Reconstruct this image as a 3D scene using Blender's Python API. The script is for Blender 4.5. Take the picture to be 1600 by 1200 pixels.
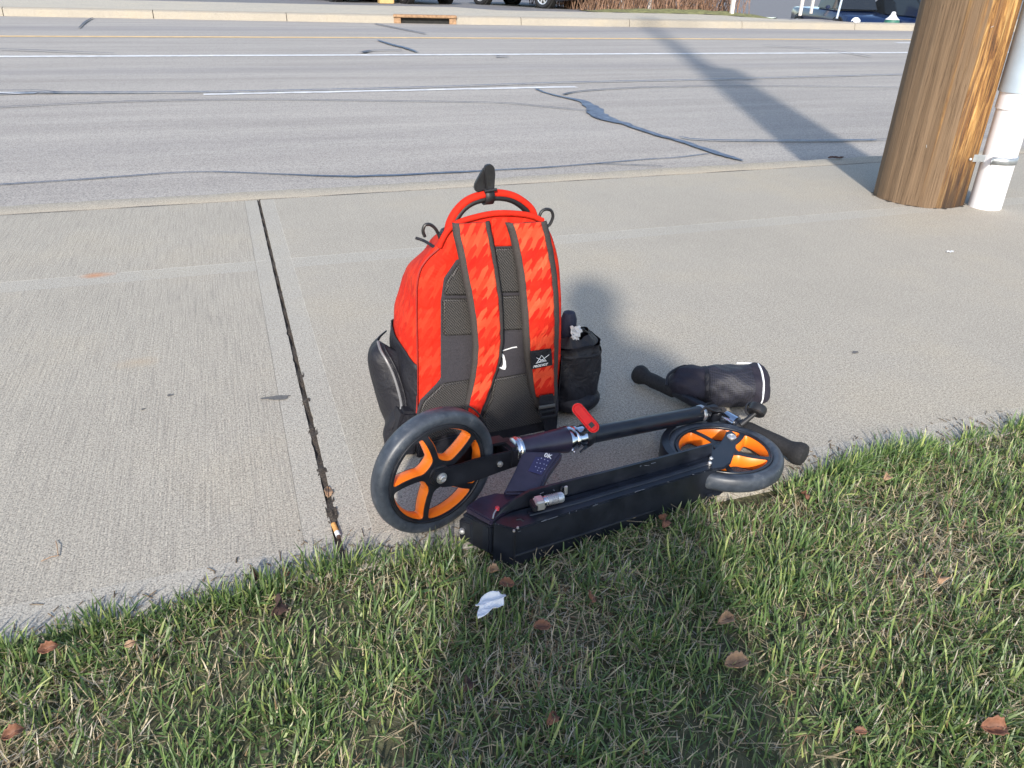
import bpy, bmesh, math, random
import numpy as np
from mathutils import Vector, Matrix, Quaternion
from mathutils.geometry import tessellate_polygon

S = bpy.context.scene
for o in list(bpy.data.objects):
    bpy.data.objects.remove(o)
COL = S.collection
random.seed(7)
rng = np.random.default_rng(7)
R = math.radians

# ------------------------------------------------------------------ camera
CAM_H = 0.9
FPX = 1197.6
PITCH, ROLL, YAW = R(28.0), R(1.584), R(20.19)
cp, sp = math.cos(PITCH), math.sin(PITCH)
FW = Vector((math.sin(YAW) * cp, math.cos(YAW) * cp, -sp))
R0 = Vector((math.cos(YAW), -math.sin(YAW), 0))
U0 = R0.cross(FW)
RT = math.cos(ROLL) * R0 + math.sin(ROLL) * U0
UP = -math.sin(ROLL) * R0 + math.cos(ROLL) * U0
cam_d = bpy.data.cameras.new('camera')
cam = bpy.data.objects.new('camera', cam_d)
COL.objects.link(cam)
cam.matrix_world = Matrix(((RT.x, UP.x, -FW.x, 0), (RT.y, UP.y, -FW.y, 0), (RT.z, UP.z, -FW.z, CAM_H), (0, 0, 0, 1)))
cam_d.sensor_width = 36
cam_d.lens = 36 * FPX / 1600
cam_d.clip_start = 0.02
cam_d.clip_end = 2000
S.camera = cam

# ------------------------------------------------------------------ light
SUN_AZ, SUN_EL = 24.5, 29.0     # the light travels towards azimuth 24.5 deg (from +Y to +X)
world = bpy.data.worlds.new("World")
S.world = world
world.use_nodes = True
wn = world.node_tree
wn.nodes.clear()
wo = wn.nodes.new('ShaderNodeOutputWorld')
wb = wn.nodes.new('ShaderNodeBackground')
ws = wn.nodes.new('ShaderNodeTexSky')
ws.sky_type = 'NISHITA'
ws.sun_disc = False
ws.sun_elevation = R(SUN_EL)
ws.sun_rotation = R(180 + SUN_AZ)
ws.air_density = 1.0
ws.dust_density = 1.2
ws.ozone_density = 1.0
wb.inputs['Strength'].default_value = 0.15
wn.links.new(ws.outputs[0], wb.inputs[0])
wn.links.new(wb.outputs[0], wo.inputs[0])
sl = bpy.data.lights.new('sun', 'SUN')
sl.energy = 3.0
sl.angle = R(2.0)
sl.color = (1.0, 0.94, 0.85)
so = bpy.data.objects.new('sun', sl)
COL.objects.link(so)
LD = Vector((math.sin(R(SUN_AZ)) * math.cos(R(SUN_EL)), math.cos(R(SUN_AZ)) * math.cos(R(SUN_EL)), -math.sin(R(SUN_EL))))
so.rotation_euler = LD.to_track_quat('-Z', 'Y').to_euler()
so.location = (-3, -6, 8)
S.view_settings.view_transform = 'Standard'
S.view_settings.look = 'None'
S.view_settings.gamma = 1
S.view_settings.use_curve_mapping = False
S.view_settings.exposure = 0.82


# ------------------------------------------------------------------ measuring helpers
def ray(x, y):
    return FW + (x - 800) / FPX * RT - (y - 600) / FPX * UP


def at(x, y, z=0.0):
    d = ray(x, y)
    return Vector((0, 0, CAM_H)) + d * ((z - CAM_H) / d.z)


def onplane(x, y, p0, n):
    d = ray(x, y)
    c = Vector((0, 0, CAM_H))
    return c + d * ((p0 - c).dot(n) / d.dot(n))


# ------------------------------------------------------------------ materials
def newmat(name):
    m = bpy.data.materials.new(name)
    m.use_nodes = True
    nt = m.node_tree
    b = nt.nodes['Principled BSDF']
    return m, nt, b


def N(nt, t, **kw):
    n = nt.nodes.new(t)
    for k, v in kw.items():
        setattr(n, k, v)
    return n


def mapping(nt, scale=(1, 1, 1), rot=(0, 0, 0), coord='Object'):
    tc = N(nt, 'ShaderNodeTexCoord')
    mp = N(nt, 'ShaderNodeMapping')
    mp.inputs['Scale'].default_value = scale
    mp.inputs['Rotation'].default_value = rot
    nt.links.new(tc.outputs[coord], mp.inputs[0])
    return mp


def noise(nt, vec, scale, detail=4, rough=.55):
    n = N(nt, 'ShaderNodeTexNoise')
    n.inputs['Scale'].default_value = scale
    n.inputs['Detail'].default_value = detail
    n.inputs['Roughness'].default_value = rough
    if vec is not None:
        nt.links.new(vec, n.inputs['Vector'])
    return n


def ramp(nt, fac, stops):
    r = N(nt, 'ShaderNodeValToRGB')
    e = r.color_ramp.elements
    while len(e) < len(stops):
        e.new(.5)
    for i, (p, c) in enumerate(stops):
        e[i].position = p
        e[i].color = (*c, 1) if len(c) == 3 else c
    nt.links.new(fac, r.inputs[0])
    return r


def mixc(nt, fac, a, b, mode='MIX'):
    m = N(nt, 'ShaderNodeMix', data_type='RGBA', blend_type=mode)
    for sock, v in ((m.inputs[0], fac), (m.inputs[6], a), (m.inputs[7], b)):
        if hasattr(v, 'links') or hasattr(v, 'is_output'):
            nt.links.new(v, sock)
        elif isinstance(v, (int, float)):
            sock.default_value = v
        else:
            sock.default_value = (*v, 1)
    return m.outputs[2]


def bump(nt, b, h, strength=.3, dist=.002, prev=None):
    bp = N(nt, 'ShaderNodeBump')
    bp.inputs['Strength'].default_value = strength
    bp.inputs['Distance'].default_value = dist
    nt.links.new(h, bp.inputs['Height'])
    if prev is not None:
        nt.links.new(prev.outputs[0], bp.inputs['Normal'])
    nt.links.new(bp.outputs[0], b.inputs['Normal'])
    return bp


def math_n(nt, op, a, b=None, c=None):
    m = N(nt, 'ShaderNodeMath', operation=op)
    for i, v in enumerate((a, b, c)):
        if v is None:
            continue
        if isinstance(v, (int, float)):
            m.inputs[i].default_value = v
        else:
            nt.links.new(v, m.inputs[i])
    return m.outputs[0]


def simple(name, col, rough=.5, metal=0, var=.15, nscale=40, bs=0.0, bd=.001, coat=0, spec=.5):
    m, nt, b = newmat(name)
    mp = mapping(nt)
    n = noise(nt, mp.outputs[0], nscale, 6)
    lo = tuple(max(0, c * (1 - var)) for c in col)
    hi = tuple(min(1, c * (1 + var)) for c in col)
    r = ramp(nt, n.outputs[0], [(.3, lo), (.7, hi)])
    nt.links.new(r.outputs[0], b.inputs['Base Color'])
    n2 = noise(nt, mp.outputs[0], nscale * .37, 5)
    rr = N(nt, 'ShaderNodeMapRange')
    rr.inputs[1].default_value = .3
    rr.inputs[2].default_value = .7
    rr.inputs[3].default_value = max(.03, rough - .08)
    rr.inputs[4].default_value = min(1, rough + .1)
    nt.links.new(n2.outputs[0], rr.inputs[0])
    nt.links.new(rr.outputs[0], b.inputs['Roughness'])
    b.inputs['Metallic'].default_value = metal
    b.inputs['Specular IOR Level'].default_value = spec
    if coat:
        b.inputs['Coat Weight'].default_value = coat
        b.inputs['Coat Roughness'].default_value = .12
    if bs:
        bump(nt, b, n.outputs[0], bs, bd)
    return m


# concrete with a broomed centre and smooth tooled margins
def concrete_mat(name, base, broom=True, tone=1.0):
    m, nt, b = newmat(name)
    mp = mapping(nt)
    big = noise(nt, mp.outputs[0], 1.3, 5, .6)
    mid = noise(nt, mp.outputs[0], 14, 6, .6)
    fine = noise(nt, mp.outputs[0], 300, 2, .6)
    c1 = ramp(nt, big.outputs[0], [(.3, tuple(c * .94 for c in base)), (.5, base), (.72, (base[0] * 1.07, base[1] * 1.04, base[2] * .98))])
    c2 = ramp(nt, mid.outputs[0], [(.3, (.97, .97, .97)), (.7, (1.02, 1.02, 1.02))])
    c3 = ramp(nt, fine.outputs[0], [(.36, (.52, .52, .54)), (.47, (.96, .96, .96)), (.55, (1.04, 1.04, 1.04)), (.66, (1.34, 1.32, 1.28))])
    col = mixc(nt, 1, c1.outputs[0], c2.outputs[0], 'MULTIPLY')
    col = mixc(nt, 1, col, c3.outputs[0], 'MULTIPLY')
    g2_ = noise(nt, mp.outputs[0], 120, 2, .6)
    g2r = ramp(nt, g2_.outputs[0], [(.3, (.80, .80, .80)), (.46, (.98, .98, .98)), (.56, (1.02, 1.02, 1.02)), (.7, (1.16, 1.16, 1.15))])
    col = mixc(nt, 1, col, g2r.outputs[0], 'MULTIPLY')
    # light grains of sand and dark pits
    vo = N(nt, 'ShaderNodeTexVoronoi', feature='F1')
    vo.inputs['Scale'].default_value = 60
    nt.links.new(mp.outputs[0], vo.inputs['Vector'])
    gr = ramp(nt, vo.outputs['Distance'], [(.05, (1, 1, 1)), (.10, (0, 0, 0))])
    sel = noise(nt, mp.outputs[0], 37, 2)
    selr = ramp(nt, sel.outputs[0], [(.58, (0, 0, 0)), (.62, (1, 1, 1))])
    gm = mixc(nt, 1, gr.outputs[0], selr.outputs[0], 'MULTIPLY')
    col = mixc(nt, gm, col, (.62, .58, .50))
    h = fine.outputs[0]
    if broom:
        sc = N(nt, 'ShaderNodeMapping')
        tc = N(nt, 'ShaderNodeTexCoord')
        sc.inputs['Scale'].default_value = (260, 5, 1)
        sc.inputs['Rotation'].default_value = (0, 0, R(1.5))
        nt.links.new(tc.outputs['Object'], sc.inputs[0])
        bn = noise(nt, sc.outputs[0], 1.0, 3, .6)
        # the margins beside the joint (x .03-.15) and along the cross score (y 2.62-2.70) are trowelled smooth
        sx = N(nt, 'ShaderNodeSeparateXYZ')
        nt.links.new(tc.outputs['Object'], sx.inputs[0])
        ax = math_n(nt, 'ABSOLUTE', math_n(nt, 'SUBTRACT', sx.outputs[0], .089))
        mx = math_n(nt, 'GREATER_THAN', ax, .061)
        ay = math_n(nt, 'ABSOLUTE', math_n(nt, 'SUBTRACT', sx.outputs[1], 2.66))
        my = math_n(nt, 'GREATER_THAN', ay, .05)
        mz = math_n(nt, 'GREATER_THAN', sx.outputs[1], 1.115)
        mask = math_n(nt, 'MULTIPLY', math_n(nt, 'MULTIPLY', mx, my), mz)
        # broom marks are stronger left of the joint
        left = math_n(nt, 'LESS_THAN', sx.outputs[0], .089)
        stg = math_n(nt, 'MULTIPLY', mask, math_n(nt, 'ADD', math_n(nt, 'MULTIPLY', left, .62), .28))
        bcol = ramp(nt, bn.outputs[0], [(.33, (.80, .80, .81)), (.5, (1, 1, 1)), (.7, (1.10, 1.10, 1.09))])
        col = mixc(nt, mask, mixc(nt, 1, col, (1.03, 1.05, 1.08), 'MULTIPLY'), col)
        # arris where the trowel stopped: its shade painted dark, left of the joint
        ln = math_n(nt, 'LESS_THAN', math_n(nt, 'ABSOLUTE', math_n(nt, 'SUBTRACT', math_n(nt, 'ADD', sx.outputs[0], math_n(nt, 'MULTIPLY', mid.outputs[0], .004)), .0305)), .0010)
        ln2 = math_n(nt, 'LESS_THAN', math_n(nt, 'ABSOLUTE', math_n(nt, 'SUBTRACT', math_n(nt, 'ADD', sx.outputs[0], math_n(nt, 'MULTIPLY', mid.outputs[0], .004)), .1525)), .0010)
        ln3 = math_n(nt, 'LESS_THAN', math_n(nt, 'ABSOLUTE', math_n(nt, 'SUBTRACT', math_n(nt, 'ADD', sx.outputs[1], math_n(nt, 'MULTIPLY', mid.outputs[0], .006)), 2.712)), .0018)
        brk_ = ramp(nt, mid.outputs[0], [(.42, (.1, .1, .1)), (.55, (1, 1, 1))]).outputs[0]
        col = mixc(nt, math_n(nt, 'MULTIPLY', ln, .55), col, (.17, .155, .13))
        col = mixc(nt, math_n(nt, 'MULTIPLY', math_n(nt, 'MULTIPLY', ln2, brk_), .6), col, (.58, .54, .46))  # pale lines paint the light caught by the trowel ridges
        col = mixc(nt, math_n(nt, 'MULTIPLY', math_n(nt, 'MULTIPLY', ln3, brk_), .75), col, (.60, .56, .48))
        col = mixc(nt, stg, col, mixc(nt, 1, col, bcol.outputs[0], 'MULTIPLY'))
        hb = math_n(nt, 'MULTIPLY', bn.outputs[0], stg)
        h = math_n(nt, 'ADD', math_n(nt, 'MULTIPLY', hb, 1.3), math_n(nt, 'MULTIPLY', fine.outputs[0], .8))
        # rust blot by the cross score
        for (rx, ry, rad, rc, k) in ((-.473, 2.70, .045, (.50, .20, .07), .8), (-.30, 1.98, .05, (.45, .33, .2), .35)):
            dx = math_n(nt, 'MULTIPLY', math_n(nt, 'SUBTRACT', sx.outputs[0], rx), .7)
            dy = math_n(nt, 'MULTIPLY', math_n(nt, 'SUBTRACT', sx.outputs[1], ry), 1.3)
            d2 = math_n(nt, 'SQRT', math_n(nt, 'ADD', math_n(nt, 'POWER', dx, 2), math_n(nt, 'POWER', dy, 2)))
            dn = math_n(nt, 'ADD', d2, math_n(nt, 'MULTIPLY', math_n(nt, 'SUBTRACT', mid.outputs[0], .5), .05))
            mr = N(nt, 'ShaderNodeMapRange')
            mr.inputs[1].default_value = 0
            mr.inputs[2].default_value = rad
            mr.inputs[3].default_value = k
            mr.inputs[4].default_value = 0
            nt.links.new(dn, mr.inputs[0])
            col = mixc(nt, mr.outputs[0], col, rc)
    nt.links.new(col, b.inputs['Base Color'])
    b.inputs['Roughness'].default_value = .9
    b.inputs['Specular IOR Level'].default_value = .25
    bump(nt, b, h, .9, .0011)
    return m


def asphalt_mat():
    m, nt, b = newmat('worn_road')
    mp = mapping(nt)
    tc = N(nt, 'ShaderNodeTexCoord')
    st = N(nt, 'ShaderNodeMapping')
    st.inputs['Scale'].default_value = (.25, 2.6, 1)
    nt.links.new(tc.outputs['Object'], st.inputs[0])
    lane = noise(nt, st.outputs[0], 1.0, 5, .6)
    st2 = N(nt, 'ShaderNodeMapping')
    st2.inputs['Scale'].default_value = (2.2, 22, 1)
    nt.links.new(tc.outputs['Object'], st2.inputs[0])
    streak = noise(nt, st2.outputs[0], 1.0, 5, .7)
    fine = noise(nt, mp.outputs[0], 130, 2, .7)
    c1 = ramp(nt, lane.outputs[0], [(.3, (.325, .298, .272)), (.7, (.420, .388, .350))])
    c2 = ramp(nt, streak.outputs[0], [(.24, (.62, .62, .64)), (.36, (.97, .97, .97)), (.7, (1.05, 1.05, 1.05))])
    c3 = ramp(nt, fine.outputs[0], [(.36, (.60, .60, .62)), (.5, (1, 1, 1)), (.66, (1.28, 1.27, 1.24))])
    col = mixc(nt, 1, c1.outputs[0], c2.outputs[0], 'MULTIPLY')
    col = mixc(nt, 1, col, c3.outputs[0], 'MULTIPLY')
    # darker wheel tracks along the lanes
    sx = N(nt, 'ShaderNodeSeparateXYZ')
    nt.links.new(tc.outputs['Object'], sx.inputs[0])
    yy = math_n(nt, 'ADD', sx.outputs[1], math_n(nt, 'MULTIPLY', lane.outputs[0], .5))
    for (yc, w, k) in ((9.9, .55, .22), (5.5, .5, .05), (16.9, 1.1, .34)):
        d = math_n(nt, 'ABSOLUTE', math_n(nt, 'SUBTRACT', yy, yc + .25))
        mr = N(nt, 'ShaderNodeMapRange', interpolation_type='SMOOTHSTEP')
        mr.inputs[1].default_value = 0
        mr.inputs[2].default_value = w
        mr.inputs[3].default_value = k
        mr.inputs[4].default_value = 0
        nt.links.new(d, mr.inputs[0])
        col = mixc(nt, mr.outputs[0], col, (.19, .185, .205))
    nt.links.new(col, b.inputs['Base Color'])
    b.inputs['Roughness'].default_value = .85
    b.inputs['Specular IOR Level'].default_value = .3
    bump(nt, b, fine.outputs[0], .8, .002)
    return m


def wood_mat():
    m, nt, b = newmat('weathered_pole_wood')
    tc = N(nt, 'ShaderNodeTexCoord')
    sx = N(nt, 'ShaderNodeSeparateXYZ')
    nt.links.new(tc.outputs['Object'], sx.inputs[0])
    ang = math_n(nt, 'ARCTAN2', sx.outputs[1], sx.outputs[0])
    cb = N(nt, 'ShaderNodeCombineXYZ')
    nt.links.new(math_n(nt, 'MULTIPLY', math_n(nt, 'COSINE', ang), 4.5), cb.inputs[0])
    nt.links.new(math_n(nt, 'MULTIPLY', math_n(nt, 'SINE', ang), 4.5), cb.inputs[1])
    nt.links.new(math_n(nt, 'MULTIPLY', sx.outputs[2], .34), cb.inputs[2])
    g1 = noise(nt, cb.outputs[0], 6, 8, .7)
    g1.inputs['Distortion'].default_value = .25
    g2 = noise(nt, cb.outputs[0], 1.1, 5, .6)
    cb2 = N(nt, 'ShaderNodeVectorMath', operation='MULTIPLY')
    nt.links.new(cb.outputs[0], cb2.inputs[0])
    cb2.inputs[1].default_value = (1, 1, 5)
    blot = noise(nt, cb2.outputs[0], 2.2, 6, .75)
    blot.inputs['Distortion'].default_value = .6
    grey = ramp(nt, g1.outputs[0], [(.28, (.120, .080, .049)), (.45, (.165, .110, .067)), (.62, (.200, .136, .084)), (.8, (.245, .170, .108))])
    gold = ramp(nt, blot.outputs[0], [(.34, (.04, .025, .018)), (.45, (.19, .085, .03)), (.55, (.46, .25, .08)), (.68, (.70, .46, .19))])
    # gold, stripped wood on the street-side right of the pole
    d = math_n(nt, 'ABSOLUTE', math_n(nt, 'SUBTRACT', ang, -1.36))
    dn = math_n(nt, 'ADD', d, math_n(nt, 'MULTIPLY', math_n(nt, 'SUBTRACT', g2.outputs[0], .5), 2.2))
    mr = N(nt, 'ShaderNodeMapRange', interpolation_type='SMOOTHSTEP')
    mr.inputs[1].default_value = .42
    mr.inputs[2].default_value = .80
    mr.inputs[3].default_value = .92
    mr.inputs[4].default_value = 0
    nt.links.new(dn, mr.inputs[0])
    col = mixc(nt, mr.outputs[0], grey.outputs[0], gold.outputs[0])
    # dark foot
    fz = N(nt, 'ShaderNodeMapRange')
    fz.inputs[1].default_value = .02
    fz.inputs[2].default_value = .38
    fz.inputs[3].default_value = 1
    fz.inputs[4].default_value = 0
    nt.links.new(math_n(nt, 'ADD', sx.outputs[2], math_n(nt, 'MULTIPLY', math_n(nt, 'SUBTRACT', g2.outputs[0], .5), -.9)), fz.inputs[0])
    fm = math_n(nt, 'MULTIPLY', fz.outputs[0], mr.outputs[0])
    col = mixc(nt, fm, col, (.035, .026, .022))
    # thin drying cracks
    cr = noise(nt, cb.outputs[0], 3.2, 3, .5)
    crr = ramp(nt, cr.outputs[0], [(.490, (0, 0, 0)), (.5, (1, 1, 1)), (.510, (0, 0, 0))])
    broad = ramp(nt, g2.outputs[0], [(.35, (.78, .76, .74)), (.65, (1.15, 1.15, 1.15))])
    col = mixc(nt, 1, col, broad.outputs[0], 'MULTIPLY')
    col = mixc(nt, math_n(nt, 'MULTIPLY', crr.outputs[0], .5), col, (.07, .042, .026))
    nt.links.new(col, b.inputs['Base Color'])
    b.inputs['Roughness'].default_value = .8
    b.inputs['Specular IOR Level'].default_value = .3
    hh = math_n(nt, 'ADD', math_n(nt, 'MULTIPLY', g1.outputs[0], 1.0), math_n(nt, 'MULTIPLY', blot.outputs[0], math_n(nt, 'MULTIPLY', mr.outputs[0], .8)))
    hh = math_n(nt, 'SUBTRACT', hh, math_n(nt, 'MULTIPLY', crr.outputs[0], .5))
    bump(nt, b, hh, .7, .009)
    return m


def red_fabric(name, patt=1.0):
    m, nt, b = newmat(name)
    tc = N(nt, 'ShaderNodeTexCoord')
    sk = N(nt, 'ShaderNodeSeparateXYZ')
    nt.links.new(tc.outputs['UV'], sk.inputs[0])
    # slanted elongated lozenges: sheared brick cells
    x = math_n(nt, 'SUBTRACT', sk.outputs[0], math_n(nt, 'MULTIPLY', sk.outputs[1], .62))
    y = sk.outputs[1]
    cx = math_n(nt, 'MULTIPLY', x, 84)
    # zig ends
    fx = math_n(nt, 'ABSOLUTE', math_n(nt, 'SUBTRACT', math_n(nt, 'FRACT', cx), .5))
    cy = math_n(nt, 'ADD', math_n(nt, 'MULTIPLY', y, 24), math_n(nt, 'MULTIPLY', fx, .35))
    ix = math_n(nt, 'FLOOR', cx)
    iy = math_n(nt, 'FLOOR', math_n(nt, 'ADD', cy, math_n(nt, 'MULTIPLY', math_n(nt, 'MODULO', ix, 2), .5)))
    cmb = N(nt, 'ShaderNodeCombineXYZ')
    nt.links.new(ix, cmb.inputs[0])
    nt.links.new(iy, cmb.inputs[1])
    wnn = N(nt, 'ShaderNodeTexWhiteNoise', noise_dimensions='3D')
    nt.links.new(cmb.outputs[0], wnn.inputs['Vector'])
    par = math_n(nt, 'MODULO', math_n(nt, 'ADD', math_n(nt, 'ADD', ix, iy), 1000), 2)
    val = math_n(nt, 'ADD', math_n(nt, 'MULTIPLY', par, .6), math_n(nt, 'MULTIPLY', wnn.outputs['Value'], .4))
    c = ramp(nt, val, [(0, (.52, .012, .008)), (.5, (.62, .030, .012)), (.75, (.72, .075, .030)), (1, (.78, .12, .05))])
    mp = mapping(nt)
    soft = noise(nt, mp.outputs[0], 9, 3)
    fade = ramp(nt, soft.outputs[0], [(.35, (.6, .6, .6)), (.6, (1, 1, 1))])
    f = math_n(nt, 'MULTIPLY', fade.outputs[0], patt)
    col = mixc(nt, f, (.60, .022, .008), c.outputs[0])
    nt.links.new(col, b.inputs['Base Color'])
    b.inputs['Roughness'].default_value = .8
    b.inputs['Specular IOR Level'].default_value = .2
    wr = noise(nt, mp.outputs[0], 26, 3, .5)
    wr.inputs['Distortion'].default_value = 1.2
    fi = noise(nt, mp.outputs[0], 900, 2)
    b1 = N(nt, 'ShaderNodeBump')
    b1.inputs['Strength'].default_value = .55
    b1.inputs['Distance'].default_value = .009
    nt.links.new(wr.outputs[0], b1.inputs['Height'])
    bump(nt, b, fi.outputs[0], .25, .0006, b1)
    return m


def cloth(name, col, rough=.75, wrinkle=.6, weave=900, hi=None):
    m, nt, b = newmat(name)
    mp = mapping(nt)
    f = noise(nt, mp.outputs[0], weave, 2, .8)
    r = ramp(nt, f.outputs[0], [(.35, tuple(c * .6 for c in col)), (.65, tuple(c * 1.5 for c in col) if hi is None else hi)])
    nt.links.new(r.outputs[0], b.inputs['Base Color'])
    b.inputs['Roughness'].default_value = rough
    b.inputs['Specular IOR Level'].default_value = .35
    w = noise(nt, mp.outputs[0], 22, 4, .55)
    w.inputs['Distortion'].default_value = .9
    b1 = N(nt, 'ShaderNodeBump')
    b1.inputs['Strength'].default_value = wrinkle
    b1.inputs['Distance'].default_value = .01
    nt.links.new(w.outputs[0], b1.inputs['Height'])
    bump(nt, b, f.outputs[0], .3, .0006, b1)
    return m


def mesh_fabric(name, scale=300, col=(.085, .078, .074), hole=(.006, .006, .007), coord='UV'):
    m, nt, b = newmat(name)
    mp = mapping(nt, coord=coord)
    vo = N(nt, 'ShaderNodeTexVoronoi', feature='F1')
    vo.inputs['Scale'].default_value = scale
    vo.inputs['Randomness'].default_value = .12
    mp.inputs['Rotation'].default_value = (0, 0, R(38))
    mp.inputs['Scale'].default_value = (1, .72, 1)
    nt.links.new(mp.outputs[0], vo.inputs['Vector'])
    r = ramp(nt, vo.outputs['Distance'], [(.30, hole), (.52, col)])
    nt.links.new(r.outputs[0], b.inputs['Base Color'])
    b.inputs['Roughness'].default_value = .6
    bump(nt, b, vo.outputs['Distance'], .8, .0012)
    return m


def tyre_mat():
    m, nt, b = newmat('dusty_tyre_rubber')
    mp = mapping(nt)
    a = noise(nt, mp.outputs[0], 30, 6, .7)
    c = noise(nt, mp.outputs[0], 160, 4, .7)
    r = ramp(nt, a.outputs[0], [(.35, (.022, .028, .040)), (.6, (.050, .060, .078)), (.75, (.115, .125, .140))])
    s = ramp(nt, c.outputs[0], [(.66, (0, 0, 0)), (.76, (1, 1, 1))])
    col = mixc(nt, math_n(nt, 'MULTIPLY', s.outputs[0], .45), r.outputs[0], (.30, .31, .31))
    nt.links.new(col, b.inputs['Base Color'])
    b.inputs['Roughness'].default_value = .42
    bump(nt, b, c.outputs[0], .3, .0006)
    return m


def blackmetal(name, col=(.012, .013, .018), rough=.34, scratch=.5, metal=.0, coat=.3):
    m, nt, b = newmat(name)
    mp = mapping(nt, scale=(1, 1, 1))
    a = noise(nt, mp.outputs[0], 24, 5, .65)
    c = noise(nt, mp.outputs[0], 95, 5, .75)
    r = ramp(nt, a.outputs[0], [(.3, col), (.75, tuple(x * 2.1 + .004 for x in col))])
    s = ramp(nt, c.outputs[0], [(.69, (0, 0, 0)), (.74, (1, 1, 1))])
    cc = mixc(nt, math_n(nt, 'MULTIPLY', s.outputs[0], scratch), r.outputs[0], (.22, .23, .25))
    nt.links.new(cc, b.inputs['Base Color'])
    rr = N(nt, 'ShaderNodeMapRange')
    rr.inputs[1].default_value = .3
    rr.inputs[2].default_value = .7
    rr.inputs[3].default_value = rough - .08
    rr.inputs[4].default_value = rough + .16
    nt.links.new(a.outputs[0], rr.inputs[0])
    nt.links.new(rr.outputs[0], b.inputs['Roughness'])
    b.inputs['Metallic'].default_value = metal
    b.inputs['Coat Weight'].default_value = coat
    b.inputs['Coat Roughness'].default_value = .25
    bump(nt, b, c.outputs[0], .12, .0005)
    return m


M = {}
M['concrete'] = concrete_mat('sidewalk_concrete', (.405, .370, .312))
M['kerb'] = concrete_mat('kerb_concrete', (.40, .36, .295), broom=False)
M['farkerb'] = concrete_mat('far_kerb_concrete', (.36, .328, .275), broom=False)
M['farpave'] = concrete_mat('far_pavement_concrete', (.50, .455, .375), broom=False)
M['road'] = asphalt_mat()
M['tar'] = simple('crack_sealant', (.050, .060, .105), .42, 0, .3, 60)
M['tar_thin'] = simple('thin_crack_sealant', (.075, .080, .10), .6, 0, .3, 60)
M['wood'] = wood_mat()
M['red'] = red_fabric('red_lozenge_fabric', .95)
M['redplain'] = red_fabric('plain_red_fabric', .25)
M['blackcloth'] = cloth('black_nylon', (.014, .014, .019), .55, .8)
M['greycloth'] = cloth('charcoal_fabric', (.040, .037, .044), .85, .3)
M['binding'] = cloth('grey_binding_tape', (.050, .044, .042), .8, .1)
M['mesh'] = mesh_fabric('spacer_mesh')
M['bagmesh'] = mesh_fabric('bag_mesh', 230, (.022, .022, .034), (.008, .008, .012), 'Object')
M['tyre'] = tyre_mat()
M['black'] = blackmetal('black_painted_metal', (.008, .009, .013), .38, .4, 0, .1)
M['deck'] = blackmetal('scuffed_black_deck', (.007, .009, .015), .36, .45, 0, .06)
M['purple'] = blackmetal('dark_purple_metal', (.018, .014, .029), .34, .08, 0, .4)  # purple tint in the base colour of neck, head tube and hinge
M['blackplastic'] = simple('black_plastic', (.016, .016, .018), .45, 0, .3, 50)
M['foam'] = simple('foam_grip', (.014, .014, .016), .85, 0, .4, 300, .5, .0008)
M['neoprene'] = cloth('neoprene', (.018, .016, .026), .7, .25)
M['orange'] = simple('orange_plastic', (.93, .225, .018), .32, 0, .06, 20)
M['chrome'] = simple('chrome', (.66, .69, .76), .2, 1, .05, 30)
M['bolt'] = simple('zinc_bolt', (.62, .62, .62), .42, .8, .1, 80)
M['spring'] = simple('pale_zinc_spring', (.56, .58, .62), .4, .7, .15, 60)
M['rednl'] = simple('red_lens', (.75, .008, .012), .35, 0, .1, 60, .3, .0006, spec=.3)
M['white'] = simple('white_print', (.80, .80, .80), .5, 0, .05, 60)
M['reflect'] = simple('white_reflective_piping', (.85, .87, .90), .4, 0, .04, 60)
M['paper'] = simple('crumpled_white_tissue', (.74, .76, .80), .8, 0, .08, 90, .9, .004)
M['pvc'] = simple('white_pvc', (.80, .80, .83), .35, 0, .03, 20)
M['guard'] = simple('galvanised_guard', (.42, .50, .58), .5, .25, .08, 10)
M['bracket'] = simple('galvanised_strap', (.42, .45, .47), .4, .7, .15, 40)
M['paint_white'] = simple('white_road_paint', (.66, .66, .66), .7, 0, .22, 9)
M['paint_yellow'] = simple('faded_yellow_road_paint', (.72, .50, .24), .75, 0, .2, 7)
M['soil'] = simple('dark_soil', (.035, .025, .017), .95, 0, .5, 120, .8, .006)
M['turf'] = simple('turf_base', (.085, .085, .045), .95, 0, .5, 40, .8, .01)
M['dirt'] = simple('dirt_and_grit', (.060, .048, .038), .95, 0, .7, 260, 1.0, .004)
M['leaf'] = simple('dry_brown_leaf', (.19, .085, .050), .7, 0, .5, 60, .5, .002)
M['leafpale'] = simple('pale_tan_leaf', (.34, .215, .13), .7, 0, .3, 60, .5, .002)
M['leafdark'] = simple('dark_brown_leaf', (.07, .038, .028), .7, 0, .4, 60, .5, .002)
M['filter'] = simple('orange_filter_paper', (.66, .33, .10), .7, 0, .2, 200)
M['rust'] = simple('rusted_steel', (.30, .185, .105), .8, 0, .35, 18, .4, .004)
M['stain'] = simple('dark_stain', (.13, .125, .12), .8, 0, .3, 160)
M['dark'] = simple('dark_void', (.012, .012, .012), .8)
M['carblack'] = simple('black_car_paint', (.012, .013, .016), .18, 0, .1, 3, coat=.8)
M['cargrey'] = simple('dark_grey_car_paint', (.045, .048, .055), .2, .3, .1, 3, coat=.8)
M['carblue'] = simple('deep_blue_car_paint', (.007, .020, .070), .2, .2, .1, 3, coat=.8)
M['glass'] = simple('car_glass', (.015, .018, .022), .05, 0, .05, 3, coat=.6)
M['lamp'] = simple('headlight_lens', (.82, .84, .86), .12, 0, .05, 20, coat=.7)
M['alloy'] = simple('alloy_rim', (.70, .71, .73), .28, .7, .08, 20)
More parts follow.
